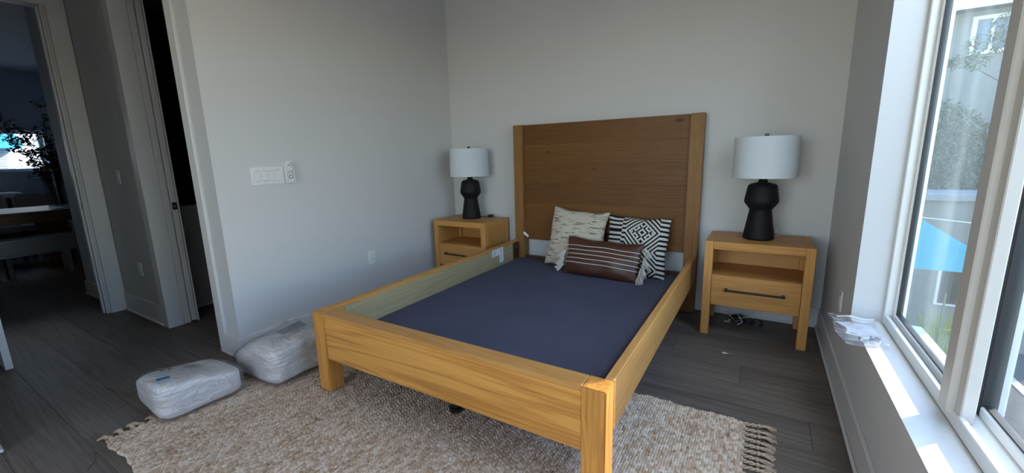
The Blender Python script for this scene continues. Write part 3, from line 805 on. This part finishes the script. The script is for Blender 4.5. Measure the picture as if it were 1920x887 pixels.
def duvet_bag(label, loc, rotz, dims, seed, side):
    L, D, H = dims
    r = thing('bagged_duvet', label, 'duvet bag', loc, None, (0, 0, rotz))
    def tp(c):
        t = (c.x / L + .5)                      # 0 far end (-x) .. 1 near end
        s = .80 + .20 * min(1, t * 1.8)
        s *= 1.03 - .36 * max(0, c.y / D + .5) if side == 1 else 1.0 - .12 * abs(c.y / D)
        s *= 1 - .35 * max(0, .35 - t) / .35
        return Vector((c.x, c.y * (.90 + .10 * min(1, 1.5 * t)), c.z * s + .002))
    b = blob(L - .03, D - .03, H - .02, .30, seed, .006, fold=.003); taper(b, tp)
    for v in b.verts: v.co.z += .008
    obj('duvet', b, DUVET, r, True, world=False, angle=180)
    f = blob(L, D, H + .006, .30, seed, .0065, 56, 30); taper(f, tp)
    # gathered tail of the bag at the far end
    for v in f.verts:
        if v.co.x < -L * .40: v.co.x -= .035 * (abs(v.co.x) / L - .40) * 10 * (.5 + .5 * math.cos(v.co.y * 18))
    if side == 2:
        for v in f.verts:
            if v.co.z > H * .5: v.co.z += .10 * max(0, v.co.y / D + .15) * max(0, 1 - abs(v.co.x / L + .12) * 2.2)
    f.normal_update(); BVH[r.name] = BVHTree.FromBMesh(f)
    obj('bag_film', f, FILM, r, True, world=False, angle=180)
    return r
DG = None
B1 = duvet_bag('white duvet packed in clear plastic, blue sticker on its corner, nearest the camera', (.235, -2.680, .012), R_(-2), (.48, .41, .21), 3, 1)
B2 = duvet_bag('white duvet packed in clear plastic between the wall corner and the bed leg', (.40, -2.255, .012), R_(4), (.47, .38, .25), 8, 2)
def decal(parent, name, poly_list, mat, rot=0, loc=(0, 0), lift=.003):
    """flat print laid on the film: every corner is dropped on to the bag surface"""
    b = new_bm(); R2 = Matrix.Rotation(rot, 2)
    for poly in poly_list:
        n = len(poly); q = []
        for i in range(n):
            A, Bp = Vector(poly[i]), Vector(poly[(i + 1) % n])
            m = max(1, int((Bp - A).length / .02))
            q += [A.lerp(Bp, t / m) for t in range(m)]
        vs = []
        for p in q:
            p = R2 @ p + Vector(loc)
            h_ = BVH[parent.name].ray_cast(Vector((p.x, p.y, 1)), Vector((0, 0, -1)))
            vs.append(b.verts.new(((h_[0] + h_[1] * (lift if h_[1].z > 0 else -lift)) if h_[0] else Vector((p.x, p.y, .2)))))
        b.faces.new(vs)
    o = obj(name, b, mat, parent, world=False); return o
def rct(x, y, w_, h_): return [(x, y), (x + w_, y), (x + w_, y + h_), (x, y + h_)]
# recycling triangle built from three bent arrows, and rows of small print
def recycle(s):
    P_ = []
    for q in range(3):
        a = q * 2 * math.pi / 3 + math.pi / 2
        A = Vector((math.cos(a), math.sin(a))) * s; Bv = Vector((math.cos(a + 2.094), math.sin(a + 2.094))) * s
        d = (Bv - A).normalized(); n = Vector((-d.y, d.x)) * -1
        s0 = A + d * s * .25; s1 = A + d * s * 1.1
        P_.append([tuple(s0 + n * s * .2), tuple(s0 - n * s * .2), tuple(s1 - n * s * .2), tuple(s1 + n * s * .2)])
        P_.append([tuple(s1 + n * s * .42), tuple(s1 - n * s * .42), tuple(s1 + d * s * .38)])
    return P_
decal(B1, 'recycling_mark', recycle(.036), INK, R_(20), (.01, -.085))
decal(B1, 'print_block', [rct(-.012 * (q % 2), q * .014, .075 - .014 * (q % 3), .009) for q in range(4)], INK, R_(70), (.06, -.02))
decal(B1, 'blue_sticker', [rct(0, 0, .052, .032)], BLUE, R_(80), (.165, -.165))
decal(B2, 'print_block', [rct(0, q * .02, .15, .012) for q in range(4)], INK, R_(85), (.10, -.03))
decal(B2, 'paper_tag', [rct(0, 0, .05, .03)], PLASTIC, R_(80), (-.02, .10))

# ================================================================= WALL PLATES
def plate(name, label, cat, axis, at, sgn, u0, u1, z0, z1, kind, grp=None):
    """axis 'X': plate on plane x=at facing sgn; u along y. axis 'Y': on plane y=at; u along x"""
    c_ = ((at, (u0 + u1) / 2) if axis == 'X' else ((u0 + u1) / 2, at))
    r = thing(name, label, cat, (*c_, (z0 + z1) / 2), grp)
    def B(nm, mat, a0, a1, zz0, zz1, d0, d1, bev=.0015, par=None):
        lo, hi = sorted((at + sgn * d0, at + sgn * d1))
        b = new_bm()
        if axis == 'X': box(b, lo, hi, a0, a1, zz0, zz1, bev)
        else: box(b, a0, a1, lo, hi, zz0, zz1, bev)
        return obj(nm, b, mat, par or r)
    B('cover_plate', PLASTIC, u0, u1, z0, z1, .0005, .007, .002)
    uc, zc = (u0 + u1) / 2, (z0 + z1) / 2
    if kind.startswith('rocker'):
        n = int(kind[-1]); pw = .046; s0 = uc - (n - 1) * pw / 2
        for q in range(n):
            m = s0 + q * pw
            gp = B('switch_gap', PLASTIC_G, m - .0175, m + .0175, zc - .0345, zc + .0345, .0065, .0074, 0)
            B('rocker', PLASTIC, m - .016, m + .016, zc - .0320, zc + .0320, .0066, .0115, .0015)
            for dz in (.047, -.047): B('screw', PLASTIC_G, m - .0022, m + .0022, zc + dz - .0022, zc + dz + .0022, .0065, .0078, .0005)
    elif kind == 'duplex':
        for dz in (.0205, -.0205):
            rc = B('receptacle', PLASTIC, uc - .0165, uc + .0165, zc + dz - .014, zc + dz + .014, .0065, .0095, .003)
            for du in (-.0065, .0065): B('slot', PLASTIC_D, uc + du - .0012, uc + du + .0012, zc + dz - .001, zc + dz + .008, .009, .0099, 0, rc)
            B('slot', PLASTIC_D, uc - .0025, uc + .0025, zc + dz - .010, zc + dz - .005, .009, .0099, 0, rc)
    elif kind == 'decora':
        B('switch_gap', PLASTIC_G, uc - .0175, uc + .0175, zc - .0345, zc + .0345, .0065, .0074, 0)
        B('insert', PLASTIC, uc - .016, uc + .016, zc - .032, zc + .032, .0066, .010, .0015)
    return r
plate('switch_plate', 'white four-gang rocker switch plate on the left wall', 'light switch', 'X', 0, 1, -2.075, -1.862, 1.122, 1.240, 'rocker4')
plate('wall_outlet', 'white duplex outlet low on the left wall behind the bed rail', 'outlet', 'X', 0, 1, -1.210, -1.139, .382, .498, 'duplex')
plate('wall_outlet', 'white outlet on the right wall under the window return', 'outlet', 'X', XR, -1, -.77, -.699, .382, .498, 'decora')
plate('wall_outlet', 'white outlet low on the hall wall beside the pocket door', 'outlet', 'Y', YH, -1, -1.52, -1.45, .374, .488, 'decora')
plate('wall_switch', 'white light switch on the hall wall left of the pocket door', 'light switch', 'Y', YH, -1, -1.60, -1.53, 1.125, 1.24, 'decora')
hold = thing('remote_holder', 'white wall cradle beside the four-gang switch plate', 'holder', (0, -1.82, 1.20))
b = new_bm(); box(b, .0005, .006, -1.850, -1.792, 1.125, 1.262, .002); box(b, .006, .026, -1.850, -1.846, 1.125, 1.235, .001); box(b, .006, .026, -1.796, -1.792, 1.125, 1.235, .001); box(b, .006, .026, -1.846, -1.796, 1.122, 1.128, .001)
obj('cradle', b, PLASTIC, hold)
rem = thing('remote_control', 'white remote control with small black buttons standing in its wall cradle', 'remote', (.015, -1.82, 1.13))
obj('remote_body', bx(.007, .023, -1.8445, -1.7975, 1.1285, 1.276, .004, 2), PLASTIC, rem, True)
for (yy, zz_) in ((-1.810, 1.262), (-1.829, 1.248), (-1.809, 1.246), (-1.811, 1.205), (-1.828, 1.203), (-1.810, 1.192), (-1.829, 1.189)):
    bb = new_bm(); lathe(bb, [(.0042, 0), (.0042, .0015), (.003, .002)], 12)
    bmesh.ops.rotate(bb, verts=bb.verts[:], cent=(0, 0, 0), matrix=Matrix.Rotation(math.pi / 2, 3, 'Y')); bmesh.ops.translate(bb, verts=bb.verts[:], vec=(.0228, yy, zz_))
    obj('button', bb, PLASTIC_D, rem)
bb = new_bm()
tube(bb, [(.0235, -1.8205 + .014 * math.cos(a), 1.166 + .012 * math.sin(a)) for a in np.linspace(0, 6.283, 25)], .0022, 6)
obj('button_ring', bb, PLASTIC_D, rem, True)

# ================================================================= SMALL THINGS ON SILL AND FLOOR
zb = thing('zip_bag', 'clear zip bag of papers and bright hardware lying on the window sill end', 'plastic bag', (3.29, -1.23, .447))
def sheet(x0, x1, y0, y1, z, amp, seed, n=26, droop=.0):
    b = new_bm(); rr = np.random.RandomState(seed); p = rr.rand(4) * 6.28; V = {}
    for i in range(n):
        for j in range(n):
            u, v = i / (n - 1), j / (n - 1)
            xx = x0 + (x1 - x0) * u + .012 * math.sin(v * 5 + p[0]) * (1 - u) - .02 * v * (1 - u); yy = y0 + (y1 - y0) * v + .01 * math.sin(u * 4 + p[1]) * (1 - 2 * v)
            zz_ = z + amp * (.5 + .5 * math.sin(9 * u + 5 * v + p[2])) * (.4 + .6 * math.sin(math.pi * v)) + amp * .5 * (1 + math.sin(14 * v - 6 * u + p[3])) * .5
            if xx < XR: zz_ += droop * (XR - xx)
            V[i, j] = b.verts.new((xx, yy, zz_))
    for i in range(n - 1):
        for j in range(n - 1): b.faces.new((V[i, j], V[i + 1, j], V[i + 1, j + 1], V[i, j + 1]))
    return b
lo_ = sheet(3.215, 3.362, -1.40, -1.075, .4462, .003, 1, droop=.05)
obj('bag_back', lo_, FILM, zb, True)
hi_ = sheet(3.215, 3.362, -1.40, -1.075, .462, .012, 4, droop=.05)
obj('bag_front', hi_, FILM, zb, True)
zs = new_bm()
for y_ in (-1.088, -1.098): tube(zs, [(x_, y_ - .02 * (3.36 - x_), .470 + .004 * math.sin(x_ * 60)) for x_ in np.linspace(3.22, 3.36, 16)], .0025, 6)
obj('zip_seal', zs, PLASTIC, zb, True)
pp = sheet(3.24, 3.35, -1.29, -1.13, .4515, .004, 6, 10); o = obj('folded_paper', pp, mat_plain('paper_white', (.78, .79, .82), .6), zb)
hw = new_bm()
for q in range(9):
    a = random.uniform(0, 3.1); x_, y_ = 3.30 + random.uniform(-.035, .045), -1.33 + random.uniform(-.05, .05); l = random.uniform(.015, .035)
    tube(hw, [(x_, y_, .456 + .0015 * q), (x_ + l * math.cos(a), y_ + l * math.sin(a), .456 + .0015 * q)], .004, 8)
obj('hardware', hw, mat_plain('zinc_hardware', (.6, .6, .6), .3, metal=1), zb, True)
tag(obj('paper_scrap', sheet(2.735, 2.775, -.75, -.735, .0006, .002, 3, 5), PLASTIC), 'tiny white scrap on the floor in front of the right nightstand', 'scrap')
b = new_bm(); tube(b, [(-.30, -2.885, .003), (-.27, -2.87, .005), (-.245, -2.872, .003), (-.235, -2.885, .003)], .0012, 6)
tag(obj('thread', b, BLACKM, None, True), 'short dark thread on the hall floor left of the bagged duvet', 'thread')
b = new_bm(); tube(b, [(.36, -3.12, .003), (.39, -3.10, .004), (.41, -3.115, .003), (.45, -3.12, .003), (.50, -3.16, .003)], .0009, 6)
tag(obj('thread', b, BLACKM, None, True), 'thin dark thread on the floor just off the rug corner', 'thread')

# ================================================================= DINING ROOM
dt = thing('dining_table', 'long light oak dining table seen through the far doorway', 'table', (-5.3, -2.6, 0))
obj('tabletop', bx(-5.85, -4.78, -4.0, -1.45, .61, .75, .006), TABLE_W, dt)
for y0 in (-3.6, -2.15): obj('leg', bx(-5.45, -5.15, y0, y0 + .25, .001, .609, .01), TABLE_W, dt)
GREYF = mat_plain('grey_upholstery', (.36, .37, .38), .9, .08, 90, .3, .002)
bn = thing('dining_bench', 'grey upholstered bench in front of the dining table', 'bench', (-4.5, -2.6, 0))
obj('seat', bx(-4.72, -4.40, -3.7, -1.7, .27, .468, .03, 3), GREYF, bn, True)
for x0 in (-4.68, -4.48):
    for y0 in (-3.5, -2.6, -2.12, -1.85): obj('leg', bx(x0, x0 + .04, y0, y0 + .04, .001, .269, .003), BLACKM if y0 != -2.12 else PLASTIC_G, bn)
def dchair(label, y0, grp):
    r = thing('dining_chair', label, 'chair', (-6.2, y0, 0), grp)
    obj('seat', box(new_bm(), -.24, .24, -.24, .24, .40, .48, .02, 2), GREYF, r, True, world=False)
    bk = new_bm(); box(bk, -.28, -.20, -.22, .22, .48, .90, .035, 3); obj('backrest', bk, GREYF, r, True, world=False)
    for sx in (-1, 1):
        for sy in (-1, 1): obj('leg', box(new_bm(), sx * .2 - .02, sx * .2 + .02, sy * .2 - .02, sy * .2 + .02, .001, .40, .003), BLACKM, r, world=False)
    return r
dchair('grey dining chair at the far side of the table, left of the other', -2.42, 'dining chairs'); dchair('grey dining chair at the far side of the table, behind the vase', -1.93, 'dining chairs')
VG = NT('vase_glass'); _t = VG.n('ShaderNodeBsdfTransparent'); _t.inputs[0].default_value = (.70, .76, .78, 1); _g = VG.n('ShaderNodeBsdfGlossy'); _g.inputs['Roughness'].default_value = .03
_l = VG.n('ShaderNodeLayerWeight'); _l.inputs[0].default_value = .3; _m = VG.n('ShaderNodeMixShader'); VG.l(VG.math('ADD', .04, VG.math('MULTIPLY', VG.math('POWER', _l.outputs['Facing'], 2.0), .5)), _m.inputs[0]); VG.l(_t.outputs[0], _m.inputs[1]); VG.l(_g.outputs[0], _m.inputs[2]); VG.l(_m.outputs[0], VG.out.inputs[0]); VG = VG.m
VX, VY = -5.0, -1.965
vs = thing('glass_vase', 'tall clear glass vase at the near end of the dining table', 'vase', (VX, VY, .75))
b = new_bm(); lathe(b, [(.098, .751), (.105, .76), (.108, 1.23), (.103, 1.23), (.099, .775), (.001, .772)], 40, VX, VY, True, False); obj('vase_body', b, VG, vs, True)
LEAF = mat_plain('branch_leaf_dark_green', (.05, .078, .044), .6, .4, 20); STEM = mat_plain('branch_stem', (.03, .024, .018), .8)
bs = thing('branch_bunch', 'tall leafy green branches standing in the glass vase', 'branches', (VX, VY, .77))
b = new_bm(); rr = random.Random(5); lf = []
for q in range(11):
    tx, ty = rr.uniform(-.25, .25), (-.85 + .11 * q) * .62 + .03
    hh_ = rr.uniform(.85, 1.38) * (1.0 if ty < .1 else .75)
    a0 = rr.random() * 6.28; P_ = []
    for s_ in np.linspace(0, 1, 9):
        P_.append(Vector((VX + .04 * math.cos(a0) * (1 - s_) + tx * s_ ** 1.7, VY + .04 * math.sin(a0) * (1 - s_) + ty * s_ ** 1.8, .79 + hh_ * s_ - .06 * s_ ** 3 + .02 * math.sin(7 * s_ + q))))
    tube(b, P_, .004, 5, radii=[.005 * (1 - .7 * s_) for s_ in np.linspace(0, 1, 9)])
    for i in range(3, 9):
        for z_ in range(rr.randint(3, 4)):
            d = Vector((rr.uniform(-1, 1), rr.uniform(-1, 1), rr.uniform(-.1, .9))).normalized(); e = P_[i] + d * rr.uniform(.05, .20)
            tube(b, [P_[i], (P_[i] + e) / 2 + Vector((0, 0, .01)), e], .002, 4)
            for g_ in range(7): lf.append((P_[i].lerp(e, .25 + .13 * g_) + Vector((rr.uniform(-.02, .02), rr.uniform(-.02, .02), rr.uniform(-.02, .02))), rr.random() * 6.28, rr.uniform(-.9, .9), rr.uniform(.03, .055)))
obj('stems', b, STEM, bs)
b = new_bm()
for p, a, tl_, s_ in lf:
    m_ = Matrix.Translation(p) @ Matrix.Rotation(a, 4, 'Z') @ Matrix.Rotation(tl_, 4, 'Y')
    vv = [b.verts.new(m_ @ Vector(c_)) for c_ in ((0, 0, 0), (.4 * s_, -.35 * s_, .1 * s_), (1.1 * s_, 0, 0), (.4 * s_, .35 * s_, .1 * s_))]
    b.faces.new((vv[0], vv[1], vv[2])); b.faces.new((vv[0], vv[2], vv[3]))
lo2 = obj('leaves', b, LEAF, bs); lo2['kind'] = 'stuff'
sb = thing('sideboard', 'black sideboard with pale counter below the dining window', 'cabinet', (-7.6, -2.6, 0))
obj('cabinet_body', bx(-7.95, -7.25, -3.9, -1.55, .001, .83, .005), BLACKM, sb); obj('counter', bx(-7.97, -7.22, -3.9, -1.90, .831, .90, .004), PLASTIC, sb)

# ================================================================= OUTSIDE
ASPH = mat_plain('asphalt', (.055, .055, .058), .85, .35, 3, .4, .01)
GZ = -2.5
struct('ground', bx(XO + .05, 40, -30, 40, GZ - .1, GZ), ASPH)
struct('ground_dining_side', bx(-60, -8.4, -40, 30, -.3, -.2), mat_plain('pale_paving', (.5, .48, .45), .9))
PAINT = mat_plain('parking_line_white', (.6, .6, .58), .8)
for i, (x0, y0) in enumerate(((6.5, 2.2), (9.5, 2.2), (12.5, 2.2))):
    tag(obj('parking_line', bx(x0, x0 + .12, y0, y0 + 4.6, GZ, GZ + .01), PAINT), ['white painted parking line on the asphalt nearest the window', 'white painted parking line second from the window', 'white painted parking line farthest from the window'][i], 'parking line')
CYAN = mat_plain('awning_canvas_cyan', (.05, .42, .58), .8, .04, 10)
aw = thing('awning', 'cyan canvas awning outside the bedroom window', 'awning', (3.50, 2.6, .1))
b = new_bm(); A0 = (3.51, 1.05); A1 = (4.60, .30); zb_ = .08
prism(b, [A0, A1, (A1[0], A1[1] - .01), (A0[0], A0[1] - .012)], 'Y', 1.9, 4.4); obj('canvas_top', b, CYAN, aw)
for y_ in (1.9, 4.39):
    b = new_bm(); prism(b, [(A0[0], A0[1] - .012), (A1[0], A1[1] - .01), (A1[0], zb_), (A0[0], zb_)], 'Y', y_, y_ + .01); obj('canvas_side', b, CYAN, aw)
obj('valance', bx(A1[0] - .008, A1[0] + .004, 1.9, 4.4, zb_, A1[1] - .012), CYAN, aw)
obj('awning_bar', bx(A1[0] - .03, A1[0] + .02, 1.88, 4.42, A1[1] - .035, A1[1] - .01), VINYL, aw)
BEIGE = mat_plain('stucco_beige', (.25, .245, .22), .9, .05, 6, .3, .01); ROOFM = mat_plain('roof_shingle_grey', (.16, .165, .18), .9, .3, 9); BLUEG = mat_plain('far_window_glass', (.10, .15, .21), .25, .2, 2)
struct('wall_outside', bx(-8.3, XO + .02, .16, 14, GZ, 3.2), BEIGE)
def house(label, x0, x1, y0, y1, z1, wins, eave=.5):
    r = thing('house', label, 'house', ((x0 + x1) / 2, y0, GZ))
    obj('wall', bx(x0, x1, y0, y1, GZ, z1), BEIGE, r)
    b = new_bm(); prism(b, [(y0 - eave, z1 + .18), (y0 - eave, z1 + .22), ((y0 + y1) / 2, z1 + 3.2), (y1 + eave, z1 + .22), (y1 + eave, z1 + .18)], 'X', x0 - eave, x1 + eave); obj('roof', b, ROOFM, r)
    obj('fascia', bx(x0 - eave, x1 + eave, y0 - eave - .04, y0 - eave, z1 - .02, z1 + .24), VINYL, r)
    for (a, b_, c_, d_) in wins:
        f = new_bm(); t_ = .09
        box(f, a - t_, a, y0 - .06, y0 + .02, c_ - t_, d_ + t_); box(f, b_, b_ + t_, y0 - .06, y0 + .02, c_ - t_, d_ + t_); box(f, a, b_, y0 - .06, y0 + .02, c_ - t_, c_); box(f, a, b_, y0 - .06, y0 + .02, d_, d_ + t_)
        box(f, (a + b_) / 2 - .03, (a + b_) / 2 + .03, y0 - .05, y0 + .01, c_, d_)
        wd = obj('window', f, VINYL, r); obj('pane', bx(a, b_, y0 - .02, y0 + .005, c_, d_), BLUEG, wd)
    return r
house('beige two-storey house with grey roof seen through the bedroom window', 4.4, 13, 12.2, 20, 4.55, [(7.17, 7.75, 3.6, 4.33), (9.6, 10.4, 3.6, 4.33)])
lb = thing('low_building', 'low beige building with a dark window behind the cyan awning', 'building', (6, 7.2, GZ))
obj('wall', bx(3.7, 7.2, 7.2, 7.95, GZ, .25), BEIGE, lb); obj('roof', bx(3.65, 7.4, 7.1, 8.02, .25, .40, .02), mat_plain('flat_roof_grey', (.30, .32, .33), .9, .1, 5), lb)
wf_ = obj('window', bx(5.85, 6.5, 7.15, 7.22, -1.75, -.75, .01), VINYL, lb); obj('pane', bx(5.9, 6.45, 7.14, 7.16, -1.70, -.80), BLACKM, wf_)
b = new_bm(); tube(b, [(6.65, 7.12, GZ), (6.65, 7.12, .2)], .04, 10); obj('drain_pipe', b, VINYL, lb, True)
b = new_bm(); tube(b, [(3.7, 4.9, .50), (5.0, 5.2, .18), (8, 7.0, -.3)], .008, 5); tag(obj('overhead_cable', b, VINYL, None, True), 'thin white cable strung above the cyan awning', 'cable')
b = new_bm(); box(b, 3.875, 4.005, -.645, -.515, GZ, 3.3, .01); tag(obj('porch_post', b, mat_plain('post_paint_pale', (.62, .63, .70), .5)), 'pale square post outside the right window pane', 'post')

GREEN1 = mat_plain('foliage_green', (.10, .15, .055), .7, .5, 8); GREEN2 = mat_plain('foliage_grey_green', (.13, .17, .10), .7, .4, 8); GREEN3 = mat_plain('grass_yellow_green', (.36, .44, .06), .7, .3, 8); BARK = mat_plain('bark', (.10, .075, .055), .9, .3, 12)
def leaf_cloud(n, ctr, rad, size, seed, mat, parent, shape=1):
    b = new_bm(); rr = random.Random(seed)
    for _ in range(n):
        while True:
            d = Vector((rr.uniform(-1, 1), rr.uniform(-1, 1), rr.uniform(-1, 1)))
            if d.length < 1: break
        d = d.normalized() * (d.length ** .5)
        p = Vector(ctr) + Vector((d.x * rad[0], d.y * rad[1], d.z * rad[2])); s_ = size * rr.uniform(.6, 1.3)
        m_ = Matrix.Translation(p) @ Matrix.Rotation(rr.random() * 6.28, 4, 'Z') @ Matrix.Rotation(rr.uniform(-1.2, 1.2), 4, 'Y')
        vv = [b.verts.new(m_ @ Vector(c_)) for c_ in ((0, 0, 0), (.45 * s_, -.3 * s_, .08 * s_), (1.1 * s_, 0, 0), (.45 * s_, .3 * s_, .08 * s_))]
        b.faces.new((vv[0], vv[1], vv[2])); b.faces.new((vv[0], vv[2], vv[3]))
    o = obj('foliage', b, mat, parent); o['kind'] = 'stuff'; return o
def tree(label, x, y, h_, ctrs, mat, seed, n=1600, size=.12):
    r = thing('tree', label, 'tree', (x, y, GZ))
    b = new_bm(); rr = random.Random(seed)
    tube(b, [(x, y, GZ), (x + .05, y, GZ + h_ * .4), (x - .03, y + .05, GZ + h_ * .75)], .1, 8, radii=[.13, .10, .06])
    for c_, rad in ctrs:
        tube(b, [(x, y, GZ + h_ * .45), ((x + c_[0]) / 2, (y + c_[1]) / 2, (GZ + h_ * .55 + c_[2]) / 2 + .2), c_], .04, 6, radii=[.03, .018, .006])
    obj('trunk', b, BARK, r, True)
    for i, (c_, rad) in enumerate(ctrs): leaf_cloud(n, c_, rad, size, seed + i, mat, r)
    return r
tree('thin branching tree in front of the beige house', 8.2, 8.5, 6.0, [((6.75, 8.4, 3.5), (.45, .4, .28)), ((6.4, 8.4, 3.15), (.4, .35, .2)), ((6.05, 8.4, 2.85), (.35, .3, .15)), ((7.2, 8.4, 4.1), (.5, .4, .35))], GREEN2, 21, 260, .085)
def shrub(label, x, y, z0, rad, mat, seed, n, size, cat='shrub'):
    r = thing('shrub', label, cat, (x, y, z0))
    b = new_bm(); rr = random.Random(seed)
    for _ in range(9): tube(b, [(x, y, z0), (x + rr.uniform(-.6, .6) * rad[0], y + rr.uniform(-.6, .6) * rad[1], z0 + rad[2] * rr.uniform(.8, 1.3))], .012, 5)
    obj('stems', b, BARK, r); leaf_cloud(n, (x, y, z0 + rad[2]), rad, size, seed, mat, r); return r
shrub('tall grey-green hedge bush behind the low building roof', 6.1, 9.9, GZ, (1.35, .6, 2.4), GREEN2, 31, 15000, .10)
shrub('dark green bush at the right of the hedge', 8.5, 10.0, GZ, (.9, .9, 2.1), GREEN1, 33, 3500, .16)
gr = thing('grass_plant', 'yellow-green spiky plant low outside the window', 'plant', (5.38, 4.8, GZ))
b = new_bm(); rr = random.Random(4)
for _ in range(260):
    a = rr.random() * 6.28; l = rr.uniform(.7, 1.5); o_ = rr.uniform(.05, .45); bx_, by_ = 5.38 + rr.uniform(-.25, .25), 4.8 + rr.uniform(-.25, .25)
    P_ = [(bx_ + o_ * s_ ** 1.6 * math.cos(a), by_ + o_ * s_ ** 1.6 * math.sin(a), GZ + l * s_ - .15 * s_ ** 3) for s_ in (0, .35, .7, 1)]
    tube(b, P_, .012, 3, radii=[.014, .013, .009, .002])
o = obj('blades', b, GREEN3, gr); o['kind'] = 'stuff'
b = new_bm()
for q in range(5): tube(b, [(5.1 + .12 * q, 4.5, GZ), (5.08 + .13 * q, 4.45, GZ + 1.5 + .2 * (q % 3))], .012, 5)
obj('canes', b, mat_plain('cane_olive', (.22, .22, .10), .8), gr)
# outside the dining window
WHITEW = mat_plain('glare_backdrop_white', (.85, .85, .84), .8, .02, 3)  # backdrop wall added so the dining window view washes out to white
nb = thing('glare_backdrop', 'added white wall giving the blown-out brightness outside the dining window', 'building', (-16.5, -2, -.2))
obj('wall', bx(-18, -16, -12, 8, -.2, 5.5), WHITEW, nb)
a2 = thing('awning', 'cyan canvas awning outside the dining window', 'awning', (-12, -2.6, 1.4))
b = new_bm(); prism(b, [(-1.02, 1.74), (-1.0, 1.80), (-1.04, 1.95), (-1.12, 2.11), (-1.4, 2.35), (-3.6, 2.5), (-3.6, 1.74)], 'X', -12.6, -11.7); obj('canvas', b, CYAN, a2)
lv = thing('shutter', 'grey slatted shutter under the cyan awning outside the dining window', 'shutter', (-12, -3, .9))
for q in range(14): obj('slat', bx(-12.2, -12.14, -3.4, -1.20, 1.0 + q * .05, 1.042 + q * .05), mat_plain('shutter_grey', (.40, .45, .48), .6) if q == 0 else bpy.data.materials['shutter_grey'], lv)
obj('frame', bx(-12.3, -12.21, -3.45, -1.16, .95, 1.73), bpy.data.materials['shutter_grey'], lv)
for y_ in (-3.52, -1.15): obj('post', bx(-12.44, -12.34, y_, y_ + .06, -.2, 1.735), bpy.data.materials['shutter_grey'], a2)
